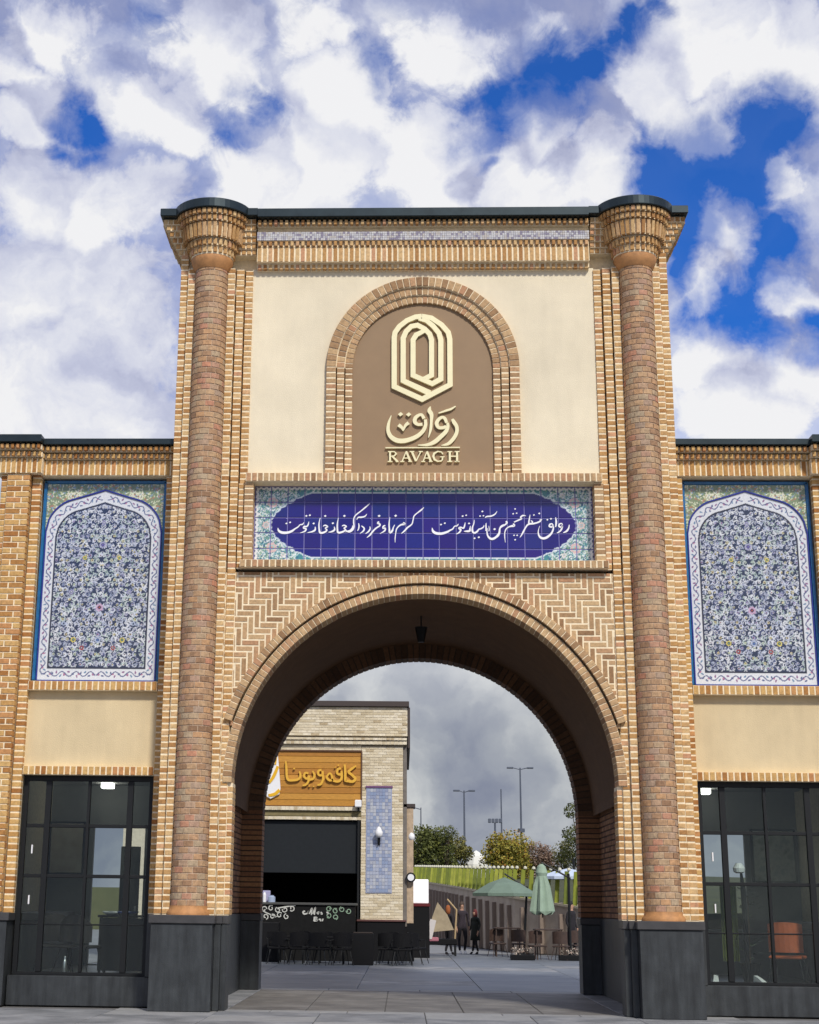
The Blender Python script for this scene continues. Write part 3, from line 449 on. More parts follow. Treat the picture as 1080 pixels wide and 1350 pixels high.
def panel_raster():
    R=Ras(PW,PH,.0095,TEAL); rs=random.Random(3)
    # inside the blue border: spandrel ground
    b=.055; m=(R.X>b)&(R.X<PW-b)&(R.Z>b*.6)&(R.Z<PH-b); R.a[m]=(.22,.27,.16)
    R.mask=m.copy()
    for i in range(700):
        x=rs.uniform(b,PW/2); z=rs.uniform(PH-1.0,PH-b); c=rs.choice([(.62,.60,.30),(.70,.70,.55),(.12,.22,.14),(.25,.35,.5),(.55,.62,.42),(.45,.18,.12)])
        a=rs.uniform(0,6.28); l=rs.uniform(.014,.034)
        R.ell(x,z,l,.010,a,c); R.ell(PW-x,z,l,.010,pi-a,c)
    for i in range(9):
        x=rs.uniform(.12,PW/2); z=rs.uniform(PH-.75,PH-.1); sp=rs.choice([-1,1])
        spiral(R,x,z,.09,sp,1,5,.012,(.66,.66,.45),rs,(.7,.7,.6)); spiral(R,PW-x,z,.09,-sp,pi-1,5,.012,(.66,.66,.45),rs,(.7,.7,.6))
    R.mask[:]=True
    o=[(x+.075,z) for x,z in lobe_arch(PW-.15,2.62,3.36)]; outer=o+[(PW-.075,.03),(.075,.03)]
    mo=inpoly(R.X,R.Z,outer); R.a[mo]=WH
    R.mask=mo
    # scroll in the white band
    wI=PW-.15-.36
    i_=[(x+.255,z) for x,z in lobe_arch(wI,2.50,3.13)]; inner=i_+[(PW-.255,.24),(.255,.24)]
    mid=[(x+.165,z) for x,z in lobe_arch(PW-.33,2.56,3.245)]; path=[(.165,.135)]+[(.165,.135+k*.1) for k in range(1,25)]+mid[1:len(mid)//2+1]
    # resample path
    pp=[path[0]]; 
    for q in path[1:]:
        while math.hypot(q[0]-pp[-1][0],q[1]-pp[-1][1])>.035:
            d=math.hypot(q[0]-pp[-1][0],q[1]-pp[-1][1]); pp.append((pp[-1][0]+(q[0]-pp[-1][0])/d*.035,pp[-1][1]+(q[1]-pp[-1][1])/d*.035))
    bot=[(.165+k*.035,.135) for k in range(1,28)]
    for P in (pp,bot):
        wave=[]
        for k in range(len(P)-1):
            dx,dz=P[k+1][0]-P[k][0],P[k+1][1]-P[k][1]; l=math.hypot(dx,dz) or 1; s_=.042*sin(k*.9); wave.append((P[k][0]-dz/l*s_,P[k][1]+dx/l*s_))
            cc=rs.choice([(.10,.12,.25),(.10,.12,.25),(.25,.12,.25),(.12,.22,.35)])
            R.ell(P[k][0]+dz/l*s_*.9,P[k][1]-dx/l*s_*.9,.026,.013,k*1.3,cc) if k%2==0 else None; R.ell(PW-(P[k][0]+dz/l*s_*.9),P[k][1]-dx/l*s_*.9,.026,.013,-k*1.3,cc) if k%2==0 else None
            if k%7==3: R.disc(P[k][0],P[k][1],.020,(.45,.18,.28)); R.disc(PW-P[k][0],P[k][1],.020,(.45,.18,.28))
        R.line(wave,.018,(.10,.12,.24)); R.line([(PW-x,z) for x,z in wave],.018,(.10,.12,.24))
    R.mask[:]=True
    mi=inpoly(R.X,R.Z,inner); R.a[mi]=NAVY
    R.mask=mi
    cx=PW/2
    # dense mirrored scrolls
    zc=.30; row=0
    cells=[]
    while zc<3.12:
        for k in range(10):
            x=cx+.015+k*.092+(.05 if row%2 else 0)+rs.uniform(-.015,.015); cells.append((x,zc,row,k))
        zc+=.086; row+=1
    for (x,z,r_,k) in cells:
        d=1 if (r_+k)%2 else -1; a0=rs.uniform(0,6.28); q=rs.uniform(.048,.066); c=rs.choice([WH,WH,WH,GREY]); lf=rs.choice([WH,(.5,.54,.66),(.30,.33,.45),(.36,.46,.42),(.08,.10,.22)])
        st=rs.getstate(); e=spiral(R,x,z,q,d,a0,5.2,.0125,c,rs,lf); rs.setstate(st); e2=spiral(R,2*cx-x,z,q,-d,pi-a0,5.2,.0125,c,rs,lf)
        fc=rs.choice([WH,WH,PALEB,LIL,GREY,(.50,.58,.45),(.62,.56,.30)]); r2=rs.uniform(.016,.026)
        for ex in (x,2*cx-x): rosette(R,ex,z,r2,fc,NAVY,rs.choice([WH,WH,YEL,REDD]))
    for (x,z,r,c1,c2) in [(cx,1.28,.085,(.55,.36,.50),REDD),(cx,2.38,.075,LIL,(.2,.15,.5)),(cx,1.85,.06,WH,LIL),(cx,.72,.07,PALEB,(.1,.2,.5)),(cx,2.78,.05,LIL,WH),
        (cx+.42,.72,.06,YEL,GRN),(cx+.27,.58,.05,REDD,WH),(cx+.5,1.55,.05,LIL,WH),(cx+.3,2.15,.05,YEL,GRN),(cx+.56,2.25,.05,GREY,YEL),(cx+.2,1.02,.045,(.6,.6,.7),YEL),(cx+.6,1.0,.045,PALEB,NAVY)]:
        for X in {x,2*cx-x}: rosette(R,X,z,r*.8,c1,NAVY,c2)
    n=R.a.shape; R.mask[:]=True
    # dark outline round the inner field
    loop=inner+[inner[0]]; R.line(loop,.03,(.03,.035,.06))
    R.a*=rng.uniform(.86,1.1,(n[0],n[1],1))
    return R,outer,inner
def raster_mesh(R,x0,z0,y,name,sub=None):
    """coloured glazed sheet as a thin slab front (grid of coloured points)"""
    j0,j1,i0,i1=sub if sub else (0,R.nz-1,0,R.nx-1)
    nx=i1-i0+1; nz=j1-j0+1
    ii,jj=np.meshgrid(np.arange(i0,i1+1),np.arange(j0,j1+1))
    v=np.zeros((nx*nz,3)); v[:,0]=x0+(ii/R.sx).ravel(); v[:,1]=y; v[:,2]=z0+(jj/R.sz).ravel()
    q=(np.arange(nz-1)[:,None]*nx+np.arange(nx-1)[None,:]).ravel(); f=np.stack([q,q+1,q+nx+1,q+nx],1)
    me=bpy.data.meshes.new(name); me.vertices.add(len(v)); me.vertices.foreach_set('co',v.ravel())
    me.loops.add(f.size); me.loops.foreach_set('vertex_index',f.ravel().astype(np.int32)); me.polygons.add(len(f)); me.polygons.foreach_set('loop_start',np.arange(0,f.size,4,dtype=np.int32)); me.update(calc_edges=True)
    a=me.attributes.new('col','FLOAT_COLOR','POINT'); c=np.ones((len(v),4),np.float32); c[:,:3]=R.a[j0:j1+1,i0:i1+1].reshape(-1,3); a.data.foreach_set('color',c.ravel())
    me.materials.append(GLAZE); me.validate(); return me

# ============================================================ GATEWAY
gate=empty('gateway',(0,0,0),'tall brick gateway with two round columns, a great arch and a blue verse band','gateway')
GB=Bricks(gate); mort=MB(); mortr=MB()
P=.10
def stack(BR,mb,x0,x1,y,z0,z1,fam,d=.1,pitch=P,split=None,mt=True,gap=.028,jag=.0):
    if x0>x1: x0,x1=x1,x0
    n=max(1,int(round((z1-z0)/pitch))); p=(z1-z0)/n
    for i in range(n):
        a=z0+i*p+gap/2; b=z0+(i+1)*p-gap/2
        if split and x1-x0>.25:
            c=x0+(x1-x0)*(split if i%2 else 1-split)
            BR.box(x0,c-gap/2,y,a,b,fam,d); BR.box(c+gap/2,x1,y,a,b,fam,d)
        else: BR.box(x0+(jag if i%2 else 0),x1-(0 if i%2 else jag),y,a,b,fam,d)
    if mt: mb.box(x0+.004,x1-.004,y+.006,y+d+.04,z0,z1)
def row(BR,mb,x0,x1,y,z0,z1,fam,d=.1,pitch=.095,mt=True,gap=.024,mr=.007):
    n=max(1,int(round((x1-x0)/pitch))); p=(x1-x0)/n
    for i in range(n): BR.box(x0+i*p+gap/2,x0+(i+1)*p-gap/2,y,z0+.006,z1-.006,fam,d)
    if mt: mb.box(x0+.003,x1-.003,y+mr,y+d+.03,z0+.003,z1-.003)
AR,AZ=3.095,3.47   # great arch radius and centre height
ZC=12.38          # underside of cornice
for s in (-1,1):
    # outer pilaster strips, inner stepped strips
    stack(GB,mort,s*4.27,s*4.14,.07,1.42,ZC+.3,'gold',.1)
    stack(GB,mort,s*4.13,s*4.0,.0,1.42,ZC,'gold',.14,jag=.012)
    stack(GB,mort,s*3.425,s*3.295,.0,1.42,ZC,'gold',.14,jag=.008)
    stack(GB,mort,s*3.275,s*3.14,.06,4.50,ZC,'gold',.12)
    stack(GB,mort,s*3.12,s*2.99,.12,8.46,ZC,'gold',.1)
    stack(GB,mort,s*3.275,s*3.165,.055,1.42,4.50,'gold',.12)
    # outer flank of the tower, seen along the silhouette
    nz=110
    for i in range(nz):
        z=1.42+i*P
        for k in range(3): GB.side(s*4.272,.18+k*.22,.18+k*.22+.2,z+.01,z+.09,'gold',s)
    mort.box(s*4.262,s*3.6,.16,6.9,1.42,12.9)
    # round engaged column
    cx=s*3.712; cr=.285
    nrow=int((ZC-1.55)/P)
    for i in range(nrow):
        z=1.55+i*P; n=6; da=pi*1.1/n
        for k in range(n+(i%2)):
            a=-pi/2+(k-(n-1)/2-(i%2)*.5)*da
            GB.round(cx,.02,cr-.05,cr+random.uniform(-.003,.003)*0,a,da,z+.007,z+P-.007,'red',gap=.012)
    m_=MB(); m_.lathe(cx,.02,[(cr-.012,1.5),(cr-.012,ZC+.1)],20,pi*.95,2.05*pi); m_.obj('column',MORTR,gate,fix=False)
# column bases
for s in (-1,1):
    cx=s*3.712
    mb=MB(); mb.lathe(cx,.02,[(.335,1.42),(.335,1.47),(.30,1.50),(.295,1.56)],32,pi*.9,2.1*pi)
    mb.obj('column_base',TERRA,gate,smooth=True)
    # capital: smooth ring, flaring soldier courses, round coping
    mb=MB(); mb.lathe(cx,.02,[(.29,12.30),(.33,12.36),(.35,12.42),(.375,12.50),(.36,12.54)],36,pi*.9,2.1*pi)
    mb.obj('capital_ring',TERRA,gate,smooth=True)
    for (r,rt,z0,z1) in ((.405,.41,12.545,12.65),(.455,.46,12.665,12.77),(.525,.56,12.80,13.05),(.60,.605,13.075,13.16),(.65,.655,13.18,13.262)):
        n=int(pi*1.15*rt/.094); da=pi*1.15/n
        for k in range(n):
            GB.round(cx,.02,r-.09,r,-pi/2+(k-(n-1)/2)*da,da,z0,z1,'gold',gap=.036,r1t=rt,seg=1)
        mort.lathe(cx,.02,[(r-.045,z0),(rt-.045,z1)],26,pi*.9,2.1*pi)
    mort.lathe(cx,.02,[(.37,12.52),(.41,12.8),(.50,13.08),(.60,13.3)],24,pi*.9,2.1*pi)
    # square flaring corner behind the capital
    for k in range(6):
        z=12.66+k*.1; o_=.055*(k+1)
        x0,x1=sorted((s*(4.27+o_),s*(2.93-.0*o_)))
        yy=.10-o_*.75
        row(GB,mort,x0,x1,yy,z+.004,z+.096,'gold',.12,mt=False)
        xs=s*(4.275+o_)
        for q in range(5): GB.side(xs,yy+.1+q*.2,yy+.1+q*.2+.18,z+.008,z+.092,'gold',s)
        mort.box(x0+.012,x1-.012,yy+.014,1.4,z,z+.1)
    mb=MB(); x0,x1=sorted((s*4.63,s*2.90)); mb.cbox(x0,x1,-.27,1.55,13.275,13.42,.012); mb.obj('coping',COPE,gate)
    mb=MB(); mb.lathe(cx,.02,[(.69,13.268),(.70,13.28),(.70,13.425),(.685,13.44)],48); mb.obj('round_coping',COPE,gate,smooth=False)
# straight cornice
x0,x1=-2.92,2.92
row(GB,mort,x0,x1,.045,12.37,12.47,'gold',.1,gap=.04,mr=.07)
row(GB,mort,x0,x1,-.045,12.48,12.755,'gold',.14,gap=.03)
row(GB,mort,x0,x1,-.085,12.765,12.86,'gold',.16,gap=.042,mr=.06)
row(GB,mort,x0,x1,-.20,13.12,13.22,'gold',.16,gap=.045,mr=.09)
mort.box(x0,x1,-.02,.3,13.03,13.12); mort.box(x0,x1,.06,1.0,12.4,13.25)
mb=MB()
rs=random.Random(9); nx_=150
for i in range(nx_):
    for j in range(4):
        a=x0+(x1-x0)*i/nx_; w=(x1-x0)/nx_; c=rs.choice([(.50,.49,.50),(.58,.57,.57),(.40,.38,.42),(.52,.48,.44),(.28,.25,.32),(.60,.58,.57)])
        mb.box(a+.002,a+w-.002,-.095,-.07,12.872+j*.04,12.908+j*.04,col=(*c,1))
mb.obj('mosaic_band',GLAZE,gate,kind='stuff',fix=False)
mort.box(x0,x1,-.075,.2,12.865,13.035)
mb=MB(); mb.cbox(-2.90,2.90,-.29,1.5,13.235,13.40,.012); mb.obj('coping',COPE,gate)
# upper cream wall with arched niche
def arch_poly(r,zs,zb,n=40,cx=0): return [(cx-r,zb)]+[(cx-r*cos(pi*i/n),zs+r*sin(pi*i/n)) for i in range(n+1)]+[(cx+r,zb)]
def wall_with_arch(mb,xw,zb,zt,r,cz,y0,y1,n=48,zmin=None):
    # front (y0) and soffit of a wall pierced by a round arch; sheets butt
    pts=[(-r*cos(pi*i/n),cz+r*sin(pi*i/n)) for i in range(n+1)]
    for (a,b),(c,d) in zip(pts[:-1],pts[1:]):
        mb.add([(a,y0,b),(c,y0,d),(c,y0,zt),(a,y0,zt)],[(0,1,2,3)]); mb.add([(a,y0,b),(a,y1,b),(c,y1,d),(c,y0,d)],[(0,1,2,3)])
    for s in (-1,1):
        mb.add([(s*r,y0,zb),(s*xw,y0,zb),(s*xw,y0,zt),(s*r,y0,zt)],[(0,1,2,3)])
        mb.add([(s*r,y0,zb),(s*r,y1,zb),(s*r,y1,cz),(s*r,y0,cz)],[(0,1,2,3)])
NR,NZc=1.215,10.56
mb=MB(); wall_with_arch(mb,3.0,8.5,12.42,1.5,NZc,.155,.3); mb.obj('stucco_wall',CREAM,gate,fix=False)
mb=MB(); mb.prism(arch_poly(NR+.03,NZc,8.5),.20,.24); mb.obj('niche_panel',BROWN,gate)
n=44; da=pi/n
for i in range(n):
    a=(i+.5)*da
    GB.wedge(0,NZc,1.50,1.665,a,da,.055,.17,'tan'); 
    GB.wedge(0,NZc,1.355,1.485,a,da,.105,.22,'tan'); GB.wedge(0,NZc,1.215,1.34,a,da,.145,.24,'tan')
for s in (-1,1):
    for (ra,rb,y) in ((1.50,1.665,.055),(1.355,1.485,.105),(1.215,1.34,.145)):
        stack(GB,mort,s*ra,s*rb,y,8.62,NZc,'tan',.1)
mbm=mort
for (ra,rb,y) in ((1.495,1.66,.068),(1.350,1.495,.118),(1.216,1.350,.158)):
    for i in range(60):
        a,b=pi*i/60,pi*(i+1)/60
        mbm.add([(rr*cos(t),yy,NZc+rr*sin(t)) for (rr,t) in ((ra,a),(rb,a),(rb,b),(ra,b)) for yy in (y,.25)],[(0,2,4,6),(2,3,5,4),(0,6,7,1)])
# emblem, calligraphy and Latin name, raised letters on the brown panel
mb=MB(); pen(mb,TXT['em'],.145,.055,smooth=False,miter=True); mb.obj('emblem',LOGO,gate)
mb=MB(); pen(mb,TXT['lg'],.15,.045); pen(mb,TXT['lgd'],.15,.045); mb.obj('calligraphy_letters',LOGO,gate)
mb=MB(); pen(mb,TXT['rv'],.15,.045,smooth=False,bold=1.0); mb.obj('latin_letters',LOGO,gate)
# verse band frame: two projecting rowlock ledges and two upright strips
row(GB,mort,-3.0,3.0,-.075,8.47,8.62,'tan',.40,pitch=.1)
row(GB,mort,-3.06,3.06,-.075,6.99,7.12,'tan',.40,pitch=.1)
mort.box(-3.0,3.0,.10,.6,8.475,8.63)
for s in (-1,1): stack(GB,mort,s*2.865,s*3.02,-.005,7.125,8.465,'tan',.30); stack(GB,mort,s*3.03,s*3.125,.06,6.99,8.46,'gold',.1)
# verse band of glazed tiles
BW,BH=5.72,1.345
band=empty('verse_band',(0,.11,0)); band.parent=gate
R=Ras(BW,BH,.0125,(.06,.22,.26)); rs=random.Random(11)
R.mask=np.ones_like(R.mask)
for i in range(2600):   # pale turquoise floral corners and edges
    x=rs.uniform(0,BW/2) if rs.random()<.35 else rs.uniform(0,.75); z=rs.uniform(0,BH/2)
    c=rs.choice([(.62,.68,.68),(.30,.50,.52),(.70,.74,.74),(.05,.17,.20),(.22,.36,.24),(.05,.12,.25)]); a=rs.uniform(0,6.3); l=rs.uniform(.014,.032)
    for X in (x,BW-x):
        for Zz in (z,BH-z): R.ell(X,Zz,l,.0085,a,c)
for X in (.30,BW-.30):
    for Zz in (.28,BH-.28): rosette(R,X,Zz,.09,(.62,.45,.44),(.35,.55,.50),(.6,.3,.3)); rosette(R,X+.2*(1 if X<1 else -1),Zz+.12*(-1 if Zz<.5 else 1),.045,(.66,.6,.6),(.3,.5,.5),(.6,.4,.3))
for X in (.20,BW-.20): rosette(R,X,BH/2,.07,(.62,.48,.46),(.3,.5,.5),(.55,.3,.3))
# scalloped edge row
n=60
for i in range(n):
    x=(i+.5)*BW/n
    for Zz in (.0,BH): R.disc(x,Zz,.056,(.72,.74,.78)); R.disc(x,Zz,.024,(.10,.14,.26))
for i in range(15):
    z=(i+.5)*BH/15
    for X in (0,BW): R.disc(X,z,.056,(.72,.74,.78)); R.disc(X,z,.024,(.10,.14,.26))
# lobed cobalt field
def lob():
    zc=BH/2; H=BH/2-.115; pts=[]
    prof=[(.27,0),(.295,.05),(.28,.09),(.345,.15),(.36,.2),(.43,.24),(.45,.29),(.53,.32),(.56,.37),(.66,.40),(.70,.45),(.80,.47),(.86,.515),(.98,H)]
    up_=[(x,zc+z) for x,z in prof]; dn=[(x,zc-z) for x,z in prof]
    left=list(reversed(dn))+up_[1:]
    return left+[(BW-x,z) for x,z in reversed(left)]
lp_=lob()
R.line(lp_+[lp_[0]],.05,(.55,.62,.68))
mi=inpoly(R.X,R.Z,lp_); base=np.array((.013,.010,.17)); R.a[mi]=base
# tiles: fired one by one, each a slightly different cobalt
NTX,NTZ=20,5
tcol={}
for j in range(NTZ):
    for i in range(NTX):
        k=rs.uniform(.65,1.35); h=rs.uniform(-1,1)
        sl=(slice(int(j*R.nz/NTZ),int((j+1)*R.nz/NTZ)+1),slice(int(i*R.nx/NTX),int((i+1)*R.nx/NTX)+1))
        m=mi[sl]; R.a[sl][m]=base*(.7+.3*k)+np.array((.012*max(h,0),.012*max(-h,0),.0))
R.a*=rng.uniform(.9,1.08,(R.nz,R.nx,1))
back=MB(); back.box(-BW/2-.01,BW/2+.01,.171,.3,7.11,8.47); back.obj('grout_bed',GROUT,band)
gx=(R.nx-1)//NTX; gz=(R.nz-1)//NTZ
for j in range(NTZ):
    for i in range(NTX):
        i0=i*(R.nx-1)//NTX; i1=(i+1)*(R.nx-1)//NTX; j0=j*(R.nz-1)//NTZ; j1=(j+1)*(R.nz-1)//NTZ
        me=raster_mesh(R,0,0,0,'tile',(j0,j1,i0,i1))
        w=(i1-i0)/R.sx; h=(j1-j0)/R.sz; cx0=i0/R.sx+w/2; cz0=j0/R.sz+h/2
        me.transform(Matrix.Translation((-cx0,0,-cz0))); k=1-.014/w
        me.transform(Matrix.Diagonal((1-.016/w,1,1-.016/h,1)))
        # edges of the tile
        bmx=MB(); 
        import bmesh
        bm=bmesh.new(); bm.from_mesh(me); ed=[e for e in bm.edges if e.is_boundary]; r_=bmesh.ops.extrude_edge_only(bm,edges=ed)
        for v_ in [g for g in r_['geom'] if isinstance(g,bmesh.types.BMVert)]: v_.co.y=.012
        bm.to_mesh(me); bm.free()
        link('tile',me,band,(-BW/2+cx0,.165+rs.uniform(-.001,.001),7.12+cz0))
mb=MB(); pen(mb,TXT['v1'],.158,.006,bold=.86,minw=.008); pen(mb,TXT['v1d'],.158,.006); o=mb.obj('verse_lettering',WGL,band); o['label']='right half of the white Persian verse'
mb=MB(); pen(mb,TXT['v2'],.158,.006,bold=.86,minw=.008); pen(mb,TXT['v2d'],.158,.006); o=mb.obj('verse_lettering',WGL,band); o['label']='left half of the white Persian verse'
# herringbone spandrels
def clip(poly,a,b,c):   # keep a*x+b*z+c>=0
    out=[]
    for i in range(len(poly)):
        p,q=poly[i],poly[(i+1)%len(poly)]; dp=a*p[0]+b*p[1]+c; dq=a*q[0]+b*q[1]+c
        if dp>=0: out.append(p)
        if (dp>=0)!=(dq>=0):
            t=dp/(dp-dq); out.append((p[0]+(q[0]-p[0])*t,p[1]+(q[1]-p[1])*t))
    return out
bw_=.098; Lb=3
OR=3.40
def hb(x,z,horizontal,sg=-1):
    g=.0135
    r_=[(x+g,z+g),(x+(Lb if horizontal else 1)*bw_-g,z+g),(x+(Lb if horizontal else 1)*bw_-g,z+(1 if horizontal else Lb)*bw_-g),(x+g,z+(1 if horizontal else Lb)*bw_-g)]
    p=r_
    for c in ((1,0,3.125),(-1,0,-.004),(0,1,-4.50),(0,-1,6.935)):
        p=clip(p,*c)
        if len(p)<3: return
    mx=sum(q[0] for q in p)/len(p); mz=sum(q[1] for q in p)/len(p)-AZ; l=math.hypot(mx,mz)
    p=clip(p,mx/l,mz/l,-(OR+.012)-(mz/l)*AZ)
    if len(p)<3: return
    if sg>0: p=[(-a_,b_) for a_,b_ in reversed(p)]
    GB.poly(p,.085,'tan')
for i in range(-40,60):
    for k in range(-30,50):
        # 3:1 herringbone lattice: vectors (1,1) and (3,-3) in brick-width units
        x=-3.2+(i+3*k)*bw_; z=5.5+(i-3*k)*bw_
        if -3.6<x<3.3 and 3.9<z<7.1:
            for sg in (-1,1): hb(x,z,True,sg); hb(x+Lb*bw_,z+(1-Lb)*bw_,False,sg)
# arch rings
n=104; da=pi/n
for i in range(n):
    a=(i+.5)*da; z=AZ+3.33*sin(a)
    GB.wedge(0,AZ,AR,3.235,a,da,.03,.50,'tan')
    if z>4.48: GB.wedge(0,AZ,3.27,OR,a,da,-.02,.10,'tan')
mb=mort
for (ra,rb,y,amin) in ((AR+.006,3.24,.042,0),(3.275,OR-.004,-.008,math.asin((4.48-AZ)/3.33))):
    for i in range(90):
        a,b=amin+(pi-2*amin)*i/90,amin+(pi-2*amin)*(i+1)/90
        mb.add([(rr*cos(t),yy,AZ+rr*sin(t)) for (rr,t) in ((ra,a),(rb,a),(rb,b),(ra,b)) for yy in (y,.49)],[(0,2,4,6),(2,3,5,4),(0,6,7,1)])
# backing wall behind herringbone
wall_with_arch(mort,3.3,AZ-.1,6.93,3.3,AZ,.092,.12)
for s in (-1,1):
    # jamb bricks below the springing, and the fillet between ring and pier strips
    n_=int((AZ-1.42)/P)
    for i in range(n_):
        z=1.42+i*P; GB.box(s*3.072,s*3.155,.09,z+.013,z+P-.013,'gold',.40)
    mort.box(s*3.079,s*3.17,.098,.49,1.42,AZ); mort.box(s*3.16,s*3.29,.075,.45,1.42,4.5)
    for i in range(int((4.46-AZ)/P)+1):
        z=AZ+i*P; xr=math.sqrt(max(0,3.235**2-(z+.05-AZ)**2))+.012
        if 3.155-xr>.03: GB.box(s*xr,s*3.155,.05,z+.013,z+P-.013,'tan',.1)
# passage: plaster vault and walls, rear brick ring
PR=3.55; PV=3.42
mb=MB()
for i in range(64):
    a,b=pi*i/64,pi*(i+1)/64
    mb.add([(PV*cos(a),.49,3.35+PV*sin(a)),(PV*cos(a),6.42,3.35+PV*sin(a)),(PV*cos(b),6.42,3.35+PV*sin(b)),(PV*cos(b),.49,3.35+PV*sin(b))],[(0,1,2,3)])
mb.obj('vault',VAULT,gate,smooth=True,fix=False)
for s in (-1,1):
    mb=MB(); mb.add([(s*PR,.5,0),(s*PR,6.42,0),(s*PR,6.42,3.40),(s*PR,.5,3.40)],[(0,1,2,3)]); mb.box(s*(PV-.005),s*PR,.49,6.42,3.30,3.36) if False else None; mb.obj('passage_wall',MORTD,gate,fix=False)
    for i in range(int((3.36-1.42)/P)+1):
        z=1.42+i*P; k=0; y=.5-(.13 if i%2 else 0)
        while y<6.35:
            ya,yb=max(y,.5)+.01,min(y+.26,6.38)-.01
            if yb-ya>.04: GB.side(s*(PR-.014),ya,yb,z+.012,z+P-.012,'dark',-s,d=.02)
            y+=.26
    mb=MB(); mb.cbox(s*(PR-.05),s*(PR+.06),.52,6.37,0,1.41,.01); mb.obj('plinth_stone',STONE,gate)
RC=3.343; RR=3.135
n=84; da=pi/n
for i in range(n): GB.wedge(0,RC,RR,PV+.01,(i+.5)*da,da,6.40,6.95,'shaded',gap=.024)
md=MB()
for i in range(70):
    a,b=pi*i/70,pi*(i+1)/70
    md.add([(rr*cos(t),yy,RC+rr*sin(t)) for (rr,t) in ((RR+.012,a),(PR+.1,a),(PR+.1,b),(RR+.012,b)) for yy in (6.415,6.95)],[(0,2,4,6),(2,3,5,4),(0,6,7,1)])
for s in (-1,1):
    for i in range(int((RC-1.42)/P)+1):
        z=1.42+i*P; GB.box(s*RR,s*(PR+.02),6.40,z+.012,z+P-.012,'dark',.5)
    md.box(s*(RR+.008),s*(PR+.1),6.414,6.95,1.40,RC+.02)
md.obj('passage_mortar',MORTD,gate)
# solid mass of the tower above the vault
mb=MB(); wall_with_arch(mb,4.2,0,12.4,PR+.02,3.40,.52,.53)
wall_with_arch(mb,4.25,0,12.4,PR,3.38,6.96,6.97)
mb.box(-4.25,4.25,6.93,6.95,7.0,13.2); mb.box(-4.25,4.25,.3,6.9,12.45,13.2); 
for s in (-1,1): mb.box(s*3.62,s*4.25,.35,6.9,.0,12.5)
mb.obj('tower_core',MORT,gate)
mort.obj('mortar',MORT,gate,fix=False);
# hanging lantern under the vault
lan=MB(); lan.tube([(0.0,3.2,6.93),(0.0,3.2,6.55)],.012,6); lan.cyl(0,3.2,6.53,6.56,.10,.12,8); lan.cyl(0,3.2,6.28,6.53,.06,.11,8); 
lt=lan.obj('hanging_lantern',BLK); tag(lt,'small dark lantern hanging from the crown of the passage vault','lantern')
# basalt plinths
def plinth(par,x0,x1,y0,y1,zt,capo=.035,ch=.13,z0=0):
    if x0>x1: x0,x1=x1,x0
    mb=MB(); mb.cbox(x0,x1,y0,y1,z0,zt-ch,.010); mb.obj('plinth_stone',STONE,par)
    mb=MB(); mb.cbox(x0-capo,x1+capo,y0-capo,y1,zt-ch,zt,.012); mb.obj('plinth_cap',STONE2,par)
for s in (-1,1):
    plinth(gate,s*4.24,s*3.285,-.335,.28,1.42)
    plinth(gate,s*3.280,s*3.185,-.06,.52,1.418,.02); plinth(gate,s*3.183,s*3.095,.05,.52,1.416,.012)
    plinth(gate,s*RR,s*(PR+.02),6.38,6.98,1.42,.02)
    mb=MB(); mb.cbox(s*4.235,s*3.62,.28,6.9,0,1.40,.01); mb.obj('plinth_stone',STONE,gate)
GB.finish()
